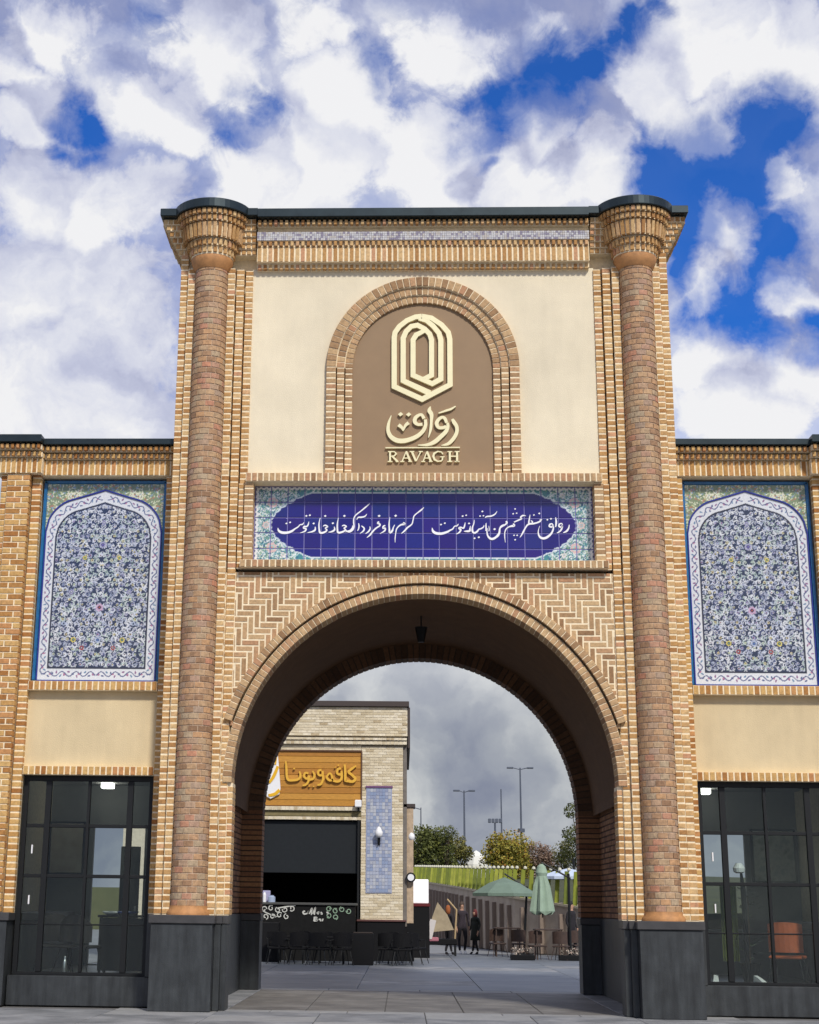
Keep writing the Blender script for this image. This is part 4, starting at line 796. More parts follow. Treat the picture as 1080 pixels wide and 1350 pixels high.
# ============================================================ SIDE WINGS
PR_R,P_OUT,P_IN=panel_raster()
PANEL_ME=raster_mesh(PR_R,-PW/2,0,0,'tile_print')
def moulding(mb,pts,w,y0,y1):
    n=len(pts)
    for i in range(n-1):
        (a,b),(c,d)=pts[i],pts[i+1]; l=math.hypot(c-a,d-b) or 1; nx,nz=-(d-b)/l*w/2,(c-a)/l*w/2
        mb.add([(a+nx,y0,b+nz),(c+nx,y0,d+nz),(c-nx,y0,d-nz),(a-nx,y0,b-nz),(a+nx*1.5,y1,b+nz*1.5),(c+nx*1.5,y1,d+nz*1.5),(c-nx*1.5,y1,d-nz*1.5),(a-nx*1.5,y1,b-nz*1.5)],[(0,1,2,3),(0,4,5,1),(3,2,6,7),(1,5,6,2),(0,3,7,4)])
def wing(s,label):
    w=empty('side_wing',(0,0,0),label,'building','brick wings beside the gateway')
    B=Bricks(w); mo=MB()
    # inner and outer reveals of the bay
    stack(B,mo,s*4.28,s*4.445,.60,1.42,8.72,'orange',.12)
    m_=MB(); m_.cbox(s*4.27,s*4.447,.59,.9,.45,1.42,.01); m_.obj('plinth_stone',STONE,w)
    stack(B,mo,s*6.645,s*6.80,.60,1.40,8.9,'orange',.12)
    # corner pier: narrow strip, bonded face, narrow strip
    n=int((8.85-1.42)/P)
    for i in range(n):
        z=1.42+i*P; a,b=z+.01,z+P-.01
        x0,x1=6.81,7.20
        c=x0+(.25 if i%2 else .13)
        B.box(s*x0,s*(c-.012),.44,a,b,'orange'); B.box(s*(c+.012),s*x1,.44,a,b,'orange')
        B.box(s*7.215,s*7.32,.50,a,b,'orange')
        for k in range(3): B.side(s*7.335,.60+k*.22,.60+k*.22+.2,a,b,'orange',s)
        for k in range(1): B.side(s*6.805,.46,.58,a,b,'orange',-s)
    mo.box(s*6.822,s*7.205,.452,.8,1.42,9.2); mo.box(s*7.21,s*7.322,.512,6.4,1.42,9.2)
    # cornice of the bay and of the pier
    for (xa,xb,oy) in ((4.29,6.66,0),(6.60,7.42,-.16)):
        row(B,mo,min(s*xa,s*xb),max(s*xa,s*xb),.56+oy,8.74,9.01,'orange',.12)
        row(B,mo,min(s*xa,s*xb),max(s*xa,s*xb),.47+oy,9.02,9.11,'orange',.17,gap=.042,mr=.05)
        row(B,mo,min(s*xa,s*xb),max(s*xa,s*xb),.38+oy,9.135,9.225,'orange',.2,gap=.042,mr=.07)
    mo.box(s*4.29,s*7.40,.62,1.2,8.735,9.24)
    mb=MB(); mb.cbox(s*4.285,s*6.585,.33,6.6,9.235,9.345,.01); mb.obj('coping',COPE,w)
    mb=MB(); mb.cbox(s*6.59,s*7.50,.17,6.6,9.24,9.375,.01); mb.obj('coping',COPE,w)
    # glazed panel
    pc=s*(4.456+PW/2)
    pn=empty('tile_panel',(pc,.07,5.175)); pn.parent=w
    o=link('tile_print',PANEL_ME,pn,(0,.725,0)); o['label']='blue and white arabesque with scrolls and flowers'
    mb=MB(); mb.box(-PW/2,PW/2,.728,.80,0,PH); mb.obj('panel_bed',COBM,pn)
    mb=MB()
    h=PW/2
    moulding(mb,[(-h+.028,.03),(-h+.028,PH-.03),(h-.028,PH-.03),(h-.028,.03)],.045,.695,.73); mb.obj('border_moulding',BLUEM,pn)
    mb=MB(); moulding(mb,[(x-h,z) for x,z in P_OUT[:len(P_OUT)-2]],.022,.702,.73); moulding(mb,[(-h+.075,2.62),(-h+.075,.02),(h-.075,.02),(h-.075,2.62)],.018,.704,.73); mb.obj('arch_moulding',COBM,pn)
    # ledge, stucco, soldier course
    row(B,mo,min(s*4.45,s*6.64),max(s*4.45,s*6.64),.585,5.01,5.165,'orange',.2,pitch=.1)
    mb=MB(); mb.box(s*4.44,s*6.66,.74,.9,3.74,5.02); mb.obj('stucco_panel',CREAM2,w)
    row(B,mo,min(s*4.45,s*6.64),max(s*4.45,s*6.64),.62,3.615,3.76,'orange',.2,pitch=.1)
    # basalt
    mb=MB(); mb.cbox(s*4.25,s*6.66,.60,.95,0,.455,.01); mb.obj('plinth_stone',STONE,w)
    plinth(w,s*6.68,s*7.36,.40,6.3,1.42,.035)
    # window
    win=empty('shop_window',(0,0,0)); win.parent=w
    X0,X1,Z0,Z1=4.45,6.64,.455,3.615
    fr=MB(); y0,y1=.80,.87
    for (a,b,c,d) in ((X0,X0+.085,Z0,Z1),(X1-.075,X1,Z0,Z1),(X0+.085,X1-.075,Z0,Z0+.05),(X0+.085,X1-.075,Z1-.09,Z1)): fr.cbox(s*a,s*b,y0,y1,c,d,.006)
    fr.obj('frame',BLK,win)
    # in the photo the bars sit at the same distances from the left edge on both wings
    lx0,lx1=(X0,X1) if s>0 else (-X1,-X0)
    xs=[lx0+.42,lx0+1.10,lx0+1.79]; zs=[2.80,2.00,1.24]
    for x,t in zip(xs,(.045,.022,.045)):
        mb=MB(); mb.cbox(x-t,x+t,y0-.01,y1+.01,Z0+.05,Z1-.09,.006); mb.obj('mullion',BLK,win)
    for z,t in zip(zs,(.028,.028,.012)):
        mb=MB(); mb.cbox(lx0+.085,lx1-.075,y0+.012,y1-.012,z-t,z+t,.006); mb.obj('transom',BLK,win)
    xe=[lx0+.085]+xs+[lx1-.075]; ze=[Z0+.05]+sorted(zs)+[Z1-.09]
    for i in range(4):
        for j in range(4):
            mb=MB(); mb.box(xe[i],xe[i+1],.831,.835,ze[j],ze[j+1]); mb.obj('pane',GLASS,win)
    mb=MB()
    for z in (2.42,1.62): mb.cbox(lx0+.2,lx0+.0+.22,y0-.05,y0-.01,z-.07,z+.07,.003)
    mb.obj('door_handle',WHITE,win)
    # the room behind
    mb=MB(); ry=5.6
    a,b=sorted((s*4.27,s*7.30))
    oa,ob,oz=(-6.35,-5.35,.46) if s<0 else (5.35,6.2,1.25)
    mb.box(a,oa,ry,ry+.1,.3,3.8); mb.box(ob,b,ry,ry+.1,.3,3.8); mb.box(oa,ob,ry,ry+.1,3.05,3.8); mb.box(oa,ob,ry,ry+.1,.3,oz)
    mb.box(a,a+.05,.9,ry,.3,3.8); mb.box(b-.05,b,.9,ry,.3,3.8); mb.obj('interior_wall',INW,w)
    mb=MB(); mb.box(a,b,.95,ry+.1,.30,.44); mb.obj('interior_floor',IND,w)
    mb=MB(); mb.box(a,b,.9,ry+.1,3.8,3.9); mb.obj('interior_ceiling',mat('interior_ceiling',(.35,.34,.32),.9),w)
    mo.box(a,b,ry+.12,ry+.3,4.0,9.2); mo.box(a,b,.95,ry,3.95,9.2)
    mo.obj('mortar',MORT,w,fix=False)
    B.finish(); return w
wing(-1,'left brick wing with arabesque tile panel over a window with dark chairs behind it')
wing(1,'right brick wing with arabesque tile panel over a window with an orange chair behind it')

# ------------------------------------------------------------ things inside the windows
def chair(name,label,cat,loc,rz,seatm,frame,group=None,back_h=.42,seat_h=.45,w=.46,arms=False,rounded=False):
    r=empty(name,loc,label,cat,group); r.rotation_euler.z=rz
    mb=MB(); mb.cbox(-w/2,w/2,-w/2,w/2,seat_h-.05,seat_h,.015); mb.obj('seat',seatm,r)
    mb=MB()
    n=8
    for i in range(n):   # curved back shell
        a0,a1=-.9+1.8*i/n,-.9+1.8*(i+1)/n; rr=w*.62
        f=lambda a,r_,z:(r_*sin(a),.0-w*.1+r_*cos(a)*.85,z)
        top=lambda a: seat_h+back_h*(1-(.35*(a/.9)**2 if rounded else .06*(a/.9)**2))
        mb.add([f(a0,rr,seat_h+.05),f(a1,rr,seat_h+.05),f(a1,rr,top(a1)),f(a0,rr,top(a0)),f(a0,rr+.03,seat_h+.05),f(a1,rr+.03,seat_h+.05),f(a1,rr+.03,top(a1)),f(a0,rr+.03,top(a0))],[(0,1,2,3),(7,6,5,4),(3,2,6,7),(0,4,5,1),(1,5,6,2),(0,3,7,4)])
    mb.obj('backrest',seatm,r)
    for sx in (-1,1):
        for sy in (-1,1):
            mb=MB(); mb.tube([(sx*(w/2-.05),sy*(w/2-.05),seat_h-.04),(sx*(w/2+.04),sy*(w/2+.05),0)],[.014,.010],6); mb.obj('leg',frame,r)
    if arms:
        for sx in (-1,1):
            mb=MB(); mb.tube([(sx*(w/2+.02),-w/2+.05,seat_h-.02),(sx*(w/2+.03),-w/2+.05,seat_h+.2),(sx*(w/2+.02),w/2,seat_h+.23)],.012,6); mb.obj('armrest',frame,r)
    return r
def copytree(o,parent=None):
    c=o.copy(); COL.objects.link(c); c.parent=parent
    for ch in list(o.children): copytree(ch,c)
    return c
def table(name,label,cat,loc,w,d,h,topm,legm,group=None,legs=4,rz=0):
    r=empty(name,loc,label,cat,group); r.rotation_euler.z=rz
    mb=MB(); mb.cbox(-w/2,w/2,-d/2,d/2,h-.04,h,.008); mb.obj('table_top',topm,r)
    if legs==4:
        for sx in (-1,1):
            for sy in (-1,1):
                mb=MB(); mb.cbox(sx*(w/2-.06)-.02,sx*(w/2-.06)+.02,sy*(d/2-.06)-.02,sy*(d/2-.06)+.02,0,h-.04,.004); mb.obj('leg',legm,r)
    else:
        mb=MB(); mb.cyl(0,0,.02,h-.04,.035,.035,10); mb.obj('pedestal',legm,r)
        mb=MB(); mb.cyl(0,0,0,.025,.24,.22,16); mb.obj('base',legm,r)
    return r
FUR=mat('dark_velvet',(.018,.014,.014),.9,noise=.3,nscale=20)
c1=chair('tub_chair','dark rounded tub chair behind the left window, nearer the middle pane','chair',(-5.75,1.7,.44),2.9,FUR,BLK,'dark tub chairs in the left shop window',.5,.46,.56,rounded=True)
c2=copytree(c1); c2.location=(-6.25,2.1,.44); c2.rotation_euler.z=3.4; c2['label']='dark rounded tub chair behind the left window, closest to the left frame'
t1=table('serving_counter','low black counter holding dishes behind the left window','counter',(-4.95,2.2,.44),1.1,.6,.95,BLKP,BLKP)
mb=MB(); mb.box(-.52,.52,-.27,.27,.05,.9); mb.obj('counter_front',BLKP,t1)
for i,(x,wd,m,lb) in enumerate(((-5.28,.17,WHITE,'white oval dish at the left end of the black counter'),(-5.02,.2,mat('blue_glaze',(.03,.05,.2),.3),'dark blue dish in the middle of the black counter'),(-4.62,.09,WHITE,'small white cup at the right end of the black counter'))):
    mb=MB(); mb.lathe(0,0,[(wd*.5,0),(wd*.9,.03),(wd,.06),(wd*.85,.055),(wd*.4,.02)],16); o=mb.obj('dish',m,None,smooth=True); o.location=(x,2.05,1.39); tag(o,lb,'dish')
mb=MB(); mb.lathe(0,0,[(.035,0),(.04,.01),(.04,.2),(.028,.235),(.022,.25),(.022,.29),(.018,.30)],16); o=mb.obj('steel_bottle',mat('brushed_steel',(.6,.6,.6),.3,metal=.9),None,smooth=True); o.location=(-5.87,1.2,.441); tag(o,'small steel flask standing on the floor just inside the left window','flask')
mb=MB(); mb.tube([(0,0,0),(0,0,1.9)],.012); tl=None
# right window
c3=chair('armchair','orange leather chair with thin black legs behind the right window','chair',(5.92,1.45,.44),2.75,mat('orange_leather',(.50,.11,.03),.5,noise=.15,nscale=12),BLK,None,.52,.46,.52)
fl=empty('floor_lamp',(5.22,1.25,.44),'slim black floor lamp with white head behind the right window','lamp')
mb=MB(); mb.cyl(0,0,0,.03,.15,.14,18); mb.obj('base',BLK,fl)
mb=MB(); mb.tube([(0,0,.03),(.0,0,1.45),(-.02,0,1.75)],[.03,.045,.02],8); mb.obj('pole',BLKP,fl)
mb=MB(); mb.lathe(-.05,0,[(.05,1.74),(.09,1.76),(.10,1.82),(.05,1.90),(.03,1.90)],14); mb.obj('lamp_head',WHITE,fl)
for (x,r_,lb) in ((4.66,-.2,'white trainer on the floor by the left edge of the right window'),(5.36,.4,'white trainer on the floor beside the black floor lamp')):
    mb=MB(); mb.add([(-.045,-.13,0),(.045,-.13,0),(.04,.13,0),(-.04,.13,0),(-.045,-.13,.04),(.045,-.13,.04),(.04,.13,.06),(-.04,.13,.06),(-.035,.0,.10),(.035,.0,.10),(.035,.12,.14),(-.035,.12,.14)],[(0,3,2,1),(0,1,5,4),(1,2,6,5),(2,3,7,6),(3,0,4,7),(4,5,9,8),(5,6,10,9),(6,7,11,10),(7,4,8,11),(8,9,10,11)])
    o=mb.obj('shoe',WHITE,None); o.location=(x,1.02,.455); o.rotation_euler.z=r_; tag(o,lb,'shoe','white trainers in the right shop window')
# pictures, curtains, pendant spot
pic=empty('framed_picture',(6.72,5.50,2.6),'pale framed picture hanging on the back wall of the right shop','picture')
mb=MB(); mb.cbox(-.42,.42,-.03,.05,-.5,.5,.01); mb.obj('frame',BLKP,pic)
mb=MB(); mb.box(-.38,.38,-.034,-.031,-.46,.46); mb.obj('canvas',mat('pale_canvas',ramp=[(.35,(.28,.32,.26)),(.5,(.5,.52,.46)),(.62,(.35,.40,.36))],nscale=5,rough=.8),pic)
for x,lb in ((4.75,'olive green curtain left of the floor lamp in the right shop'),(5.32,'olive green curtain right of the floor lamp in the right shop')):
    mb=MB(); n=14
    for i in range(n):
        a,b=-.14+.28*i/n,-.14+.28*(i+1)/n; ya,yb=.03*sin(i*1.8),.03*sin((i+1)*1.8)
        mb.add([(a,ya,0),(b,yb,0),(b,yb,1.25),(a,ya,1.25),(a,ya+.02,0),(b,yb+.02,0),(b,yb+.02,1.25),(a,ya+.02,1.25)],[(0,1,2,3),(7,6,5,4),(3,2,6,7),(0,4,5,1)])
    o=mb.obj('curtain',mat('olive_cloth',(.22,.26,.05),.9,noise=.2),None); o.location=(x,3.0,.75); tag(o,lb,'curtain','olive curtains in the right shop')
LIT=mat('lit_lamp',(.8,.8,.8),.5,emit=((1,.97,.9),8.0))
for (x,y,lb) in ((5.35,4.9,'small white square ceiling lamp inside the right shop'),(-6.0,4.9,'small white square ceiling lamp added to brighten the left shop')):  # the left lamp is added to brighten its room
    mb=MB(); mb.cbox(-.11,.11,-.11,.11,-.10,0,.01); o=mb.obj('ceiling_lamp',LIT,None); o.location=(x,y,3.799); tag(o,lb,'lamp')
pic=empty('framed_picture',(-6.85,5.50,2.6),'pale framed print hanging on the back wall of the left shop','picture')
mb=MB(); mb.cbox(-.35,.35,-.03,.05,-.5,.5,.01); mb.obj('frame',BLKP,pic)
mb=MB(); mb.box(-.31,.31,-.034,-.031,-.46,.46); mb.obj('canvas',mat('cream_print',ramp=[(.35,(.5,.46,.36)),(.6,(.62,.58,.48))],nscale=4,rough=.8),pic)
dr=empty('interior_door',(-5.75,5.45,.44),'dark narrow door at the back of the left shop','door')
mb=MB(); mb.cbox(-.02,.35,-.04,.04,0,2.2,.01); mb.obj('door_leaf',BLKP,dr); mb=MB(); mb.cbox(.29,.32,-.10,-.04,1.0,1.1,.004); mb.obj('handle',WHITE,dr)
pp=empty('potted_plant',(5.55,2.6,.44),'tall leafy plant in a dark pot between lamp and orange chair','plant')
mb=MB(); mb.lathe(0,0,[(.12,0),(.17,.3),(.15,.3),(.12,.25)],14); mb.obj('pot',BLKP,pp)
mb=MB(); rs=random.Random(4)
for i in range(90):
    a=rs.uniform(0,6.28); r=rs.uniform(.02,.2); z=rs.uniform(.3,1.5); d=Vector((cos(a),sin(a),rs.uniform(-.3,.6))).normalized()*.12; p=Vector((cos(a)*r,sin(a)*r,z)); q=Vector((-sin(a),cos(a),0))*.03
    mb.add([tuple(p),tuple(p+d*.5+q),tuple(p+d),tuple(p+d*.5-q)],[(0,1,2,3)])
mb.obj('leaves',mat('dark_leaf',(.04,.07,.02),.6,noise=.3),pp)
mb=MB(); mb.tube([(0,0,.2),(.02,0,1.4)],.012); mb.obj('stem',mat('stem',(.1,.07,.04),.8),pp)
# ============================================================ GROUND
GR=mat('far_paving',ramp=[(.3,(.20,.205,.215)),(.5,(.25,.255,.265)),(.7,(.30,.305,.31))],nscale=.8,rough=.7,bump=.2,bscale=30)
mb=MB(); mb.box(-900,900,-300,1400,-.4,-.03); g=mb.obj('ground',mat('asphalt_ground',ramp=[(.3,(.16,.165,.17)),(.7,(.23,.235,.24))],nscale=.5,rough=.75,bump=.2,bscale=30)); g['kind']='structure'
pav=empty('paving'); pav['kind']='structure'
SL=[mat('grey_slab',ramp=[(.3,(.17,.175,.18)),(.5,(.21,.215,.22)),(.7,(.26,.26,.262))],nscale=1.3,rough=.62,bump=.35,bscale=50,noise=.3),
    mat('brownish_slab',ramp=[(.3,(.12,.11,.10)),(.5,(.155,.145,.13)),(.7,(.19,.18,.165))],nscale=1.1,rough=.62,bump=.35,bscale=50,noise=.3),
    mat('pale_band_slab',(.28,.28,.275),.65,noise=.15,nscale=3,bump=.2,bscale=50),
    mat('blue_grey_slab',ramp=[(.3,(.105,.12,.14)),(.7,(.175,.19,.21))],nscale=.9,rough=.5,bump=.15,bscale=40)]
smc={}
def slab(x0,x1,y0,y1,mi):
    w,d=round(x1-x0,3),round(y1-y0,3); k=(w,d,mi)
    if k not in smc:
        m=MB(); m.cbox(-w/2+.006,w/2-.006,-d/2+.006,d/2-.006,-.05,0,.006); smc[k]=m.mesh('slab',SL[mi])
    link('slab',smc[k],pav,((x0+x1)/2,(y0+y1)/2,random.uniform(-.002,.0005)))
mb=MB(); mb.box(-9,9,-9,34,-.06,-.02); o=mb.obj('bedding',mat('joint_sand',(.12,.115,.11),.9),pav)
y=-6.0
while y<0-.01:   # forecourt, wide slabs
    for i in range(10): slab(-8+i*1.6,-8+(i+1)*1.6,y,y+1.0,0 if random.random()<.8 else 2)
    y+=1.0
for i in range(8): slab(-4.8+i*1.2,-4.8+(i+1)*1.2,0,.45,2)
y=.45
while y<6.6:
    for i in range(5): slab(-3.1+i*1.24,-3.1+(i+1)*1.24,y,y+1.25,1)
    slab(-3.6,-3.1,y,y+1.25,0); slab(3.1,3.6,y,y+1.25,0)
    y+=1.25
yy=y
for i in range(8): slab(-7.2+i*1.8,-7.2+(i+1)*1.8,yy,yy+.6,2)
y=yy+.6
while y<32:
    for i in range(7): slab(-8.75+i*2.5,-8.75+(i+1)*2.5,y,y+2.1,3 if random.random()<.75 else 0)
    y+=2.1

# ============================================================ CAFE BUILDING
cafe=empty('cafe_building',(0,0,0),'pale brick cafe building with wooden sign and dark serving hatch seen through the arch','building')
Y=24.0; XL,XR=-9.0,-.32
CB=Bricks(cafe); cm=MB()
def crow(x0,x1,z0,z1,y,off=0,bw=.26,p=.085):
    n=int(round((z1-z0)/p)); pp=(z1-z0)/n
    for i in range(n):
        x=x0-(0 if (i+off)%2 else bw/2)
        while x<x1-.03:
            a,b=max(x,x0)+.006,min(x+bw,x1)-.006
            if b-a>.04: CB.box(a,b,y,z0+i*pp+.007,z0+(i+1)*pp-.007,'pale',.09)
            x+=bw
    cm.box(x0+.003,x1-.003,y+.012,y+.12,z0,z1)
crow(-6.2,-.18,6.72,7.62,Y-.06)            # parapet
crow(-1.62,-.32,1.15,6.40,Y)               # right pier
crow(-6.2,-1.62,6.24,6.44,Y)               # over the sign
crow(-6.2,-4.75,1.15,6.24,Y)               # left of the sign
row(CB,cm,-6.2,-.2,Y-.10,6.45,6.56,'pale',.12,pitch=.13); row(CB,cm,-6.2,-.2,Y-.14,6.58,6.66,'pale',.14,pitch=.13)
row(CB,cm,-4.75,-1.62,Y-.08,4.42,4.54,'pale',.12,pitch=.13); row(CB,cm,-4.75,-1.62,Y-.02,4.14,4.24,'pale',.12,pitch=.13)
mb=MB(); mb.cbox(-4.75,-1.62,Y,Y+.1,4.25,4.41,.01); mb.obj('olive_lintel',mat('olive_lintel',(.20,.16,.07),.8,noise=.2),cafe)
cm.box(-9,-6.2,Y+.01,Y+.2,1.1,7.7); cm.box(-9,-.2,Y+.14,Y+.3,4.15,7.62); cm.box(-1.60,-.34,Y+.13,Y+8,0,6.4); cm.box(-9,-4.76,Y+.13,Y+.3,0,6.4)
cm.box(-9,-.2,Y+.3,Y+8,6.45,7.6)
cm.obj('mortar',MORTP,cafe,fix=False)
DKB=mat('dark_brown_coping',(.05,.035,.03),.6)
mb=MB(); mb.cbox(-9,-.13,Y-.16,Y+8.2,7.63,7.80,.01); mb.obj('coping',DKB,cafe)
mb=MB(); mb.cbox(-.175,-.10,Y-.05,Y+8,6.35,7.62,.01); mb.obj('corner_flashing',DKB,cafe)
mb=MB(); mb.cbox(-.315,-.20,Y+.05,Y+8,1.0,6.4,.01); mb.obj('side_cladding',mat('side_cladding',(.16,.14,.12),.7,noise=.2),cafe)
mb=MB(); mb.cbox(-1.70,-.25,Y-.08,Y+.15,0,1.14,.01); mb.obj('base_cladding',BLKP,cafe)
mb=MB(); mb.cbox(-1.72,-.22,Y-.12,Y+.15,1.14,1.20,.01); mb.obj('base_ledge',mat('red_brown_ledge',(.10,.04,.035),.5),cafe)
mb=MB(); mb.cbox(-9,-4.76,Y-.04,Y+.15,0,1.14,.01); mb.obj('base_cladding',BLKP,cafe)
# wooden sign board: planks
sg=empty('sign_board',(0,0,0)); sg.parent=cafe
WD=[mat('sign_wood_%s'%n,c,.55,noise=.22,nscale=7,stretch=(1,1,9),bump=.2) for n,c in (('amber',(.46,.21,.025)),('honey',(.52,.25,.035)),('toffee',(.40,.17,.02)))]
for i in range(9):
    z=4.56+i*.19; mb=MB(); mb.cbox(-4.74,-1.63,Y+.02+random.uniform(0,.006),Y+.06,z+.004,z+.186,.006); mb.obj('plank',WD[i%3],sg)
SG=mat('amber_sign_letters',(.75,.42,.05),.4)
mb=MB(); pen(mb,TXT['cs'],Y-.07,.05,bold=1.05); pen(mb,TXT['csd'],Y-.07,.05,bold=1.1); mb.obj('sign_lettering',SG,sg)
mb=MB(); mb.prism(TXT['lp'],Y-.05,Y+.0); mb.obj('logo_plate',WHITE,sg)
mb=MB(); pen(mb,TXT['ly'],Y-.07,.03); mb.obj('logo_swirl',mat('yellow_logo',(.75,.42,.01),.5),sg)
mb=MB()
for (a,b,c,d) in ((-4.76,-1.60,6.23,6.28),(-4.76,-1.60,4.52,4.56),(-1.63,-1.59,4.56,6.23)): mb.cbox(a,b,Y-.02,Y+.05,c,d,.004)
mb.obj('sign_frame',mat('sign_frame',(.10,.045,.02),.6),sg)
# serving hatch
mb=MB(); mb.box(-4.75,-1.66,Y+3,Y+3.1,0,4.2); mb.box(-4.76,-4.72,Y+.1,Y+3,0,4.2); mb.box(-1.66,-1.62,Y+.1,Y+3,0,4.2); mb.box(-4.75,-1.65,Y+.1,Y+3,4.1,4.2); mb.obj('hatch_room',mat('hatch_black',(.006,.006,.007),.8,spec=.1),cafe)
mb=MB(); mb.cbox(-4.74,-1.67,Y+.12,Y+.16,2.55,4.12,.005); mb.obj('roller_blind',mat('charcoal_blind',(.014,.017,.020),.6,spec=.2,noise=.1),cafe)
mb=MB(); mb.cbox(-1.72,-1.655,Y-.03,Y+.1,0,4.13,.005); mb.cbox(-4.76,-4.70,Y-.03,Y+.1,0,4.13,.005); mb.obj('hatch_jamb',BLK,cafe)
# serving counter with chalk writing
ct=empty('coffee_counter',(0,0,0),'black coffee counter with chalk scrolls and white lettering in front of the hatch','counter')
mb=MB(); mb.cbox(-4.7,-1.75,23.32,23.85,0,1.60,.01); mb.obj('counter_front',mat('blackboard',(.010,.010,.010),.7,spec=.12,noise=.2),ct)
mb=MB(); mb.cbox(-4.75,-1.70,23.26,23.95,1.60,1.67,.01); mb.obj('counter_top',mat('grey_top',(.07,.07,.065),.4),ct)
CH=mat('chalk_white',(.55,.55,.50),.8); CHG=mat('chalk_green',(.25,.36,.25),.8)
mb=MB(); pen(mb,TXT['kt'],23.295,.02,bold=1.0); mb.obj('chalk_lettering',CH,ct)
mb=MB()
for i in range(9):
    cx,cz,r=-4.50+(i%5)*.21+(.05 if i>4 else 0),1.47-(i//5)*.2+.03*sin(i*2),.085
    pen(mb,[[(cx+r*(1-t/14)*cos(t*.7+i),cz+r*(1-t/14)*sin(t*.7+i),.028) for t in range(10)]],23.30,.015)
pen(mb,[[(-4.68,1.5,.03),(-4.4,1.35,.03),(-4.1,1.25,.02)],[(-4.1,1.5,.03),(-3.8,1.55,.04),(-3.55,1.58,.02)]],23.30,.015)
mb.obj('chalk_scroll',CH,ct)
mb=MB()
for i in range(6):
    cx,cz,r=-2.55+(i%4)*.2,1.49-(i//4)*.18-.05*(i%2),.08
    pen(mb,[[(cx+r*cos(t*.9+i)*(1-t/16),cz+r*sin(t*.9+i)*(1-t/16),.024) for t in range(9)]],23.30,.015)
mb.obj('chalk_leaves',CHG,ct)
# things on the counter
for (x,h,r,m,lb,cat,nm) in ((-4.52,.30,.05,WHITE,'slim white carafe at the left end of the coffee counter','carafe','carafe'),(-4.30,.20,.11,mat('pale_blue_tin',(.35,.42,.55),.5),'pale blue tin beside the white carafe on the coffee counter','tin','tin')):
    mb=MB(); mb.lathe(0,0,[(r,0),(r,h*.75),(r*.6,h*.88),(r*.6,h)],14); o=mb.obj(nm,m,None,smooth=False); o.location=(x,23.6,1.671); tag(o,lb,cat)
mb=MB(); mb.cbox(-.14,.14,-.1,.1,0,.34,.02); o=mb.obj('display_box',mat('lilac_box',(.35,.34,.5),.5)); o.location=(-4.50,23.78,1.671+.30); 
o.location.z=1.671; o.location.y=23.83; tag(o,'lilac and white box standing behind the carafe on the coffee counter','box')
# pale blue tile strip with wall lamp
mb=MB(); rs=random.Random(5)
tn=0
ts=empty('tile_strip',(0,0,0)); ts.parent=cafe
for i in range(30):
    for j in range(8):
        c=rs.choice([(.33,.38,.50),(.40,.43,.52),(.28,.32,.44),(.46,.48,.52),(.38,.40,.46),(.26,.32,.46)])
        x=-1.43+j*.0925; z=2.0+i*.1035; tn+=1
        mb.box(x+.004,x+.088,Y-.03,Y,z+.004,z+.099,col=(*c,1))
mb.obj('mosaic_tiles',GLAZE,ts,kind='stuff',fix=False)
mb=MB(); mb.cbox(-1.46,-.66,Y-.02,Y+.0,1.97,5.13,.004); mb.obj('tile_bed',mat('tile_bed',(.30,.33,.45),.7),ts)
mb=MB(); mb.cbox(-1.48,-.64,Y-.05,Y,5.13,5.19,.004); mb.obj('tile_hood',mat('violet_ledge',(.16,.07,.16),.6),ts)
def wall_lamp(x,y,z,label,k=1.0):
    r=empty('wall_lamp',(x,y,z),label,'lamp','white wall lanterns on the cafe')
    mb=MB(); mb.cbox(-.04*k,.04*k,-.02,.02,-.22*k,.05*k,.004); mb.obj('bracket',BLK,r)
    mb=MB(); mb.tube([(0,0,-.12*k),(0,-.14*k,-.14*k),(0,-.16*k,.0)],.015*k); mb.obj('arm',BLK,r)
    mb=MB(); mb.lathe(0,-.16*k,[(.05*k,0),(.11*k,.06*k),(.12*k,.16*k),(.07*k,.26*k),(.02*k,.33*k)],12); mb.obj('globe',WHITE,r,smooth=True)
wall_lamp(-1.06,Y-.05,3.62,'white lantern on the pale blue tile strip of the cafe')
wall_lamp(-.06,Y+.3,3.55,'white globe lantern on the right corner of the cafe, halfway up',.9)
mb=MB(); mb.cbox(-.32,.0,Y+.1,Y+.9,1.1,4.55,.01); o=mb.obj('corner_annex',mat('annex_brick',(.44,.33,.22),.85,noise=.25,nscale=8,bump=.5),cafe)
mb=MB(); mb.cbox(-.30,.06,Y+.05,Y+.95,4.55,4.66,.01); mb.obj('annex_coping',DKB,cafe)
mb=MB(); mb.cbox(-.32,.02,Y+.08,Y+.9,0,1.1,.01); mb.obj('base_cladding',BLKP,cafe)
# round hanging sign and camera
rsn=empty('round_sign',(-.08,Y-.02,2.45),'small round white sign with dark ring on the cafe corner','sign')
mb=MB(); 
for (r,y0,y1,m,nm) in ((.15,-.05,.0,BLK,'ring'),(.10,-.07,-.02,WHITE,'disc')):
    mb=MB(); mb.prism([(r*cos(2*pi*i/20),r*sin(2*pi*i/20)) for i in range(20)],y0,y1); mb.obj(nm,m,rsn)
cc=empty('security_camera',(-1.70,Y-.1,4.58),'white security camera below the right end of the wooden sign','camera')
mb=MB(); mb.cbox(-.10,.10,-.22,.0,-.06,.16,.02); mb.obj('housing',WHITE,cc); mb=MB(); mb.cbox(-.03,.03,-.1,.1,-.18,-.06,.01); mb.obj('mount',BLK,cc)
CB.finish()

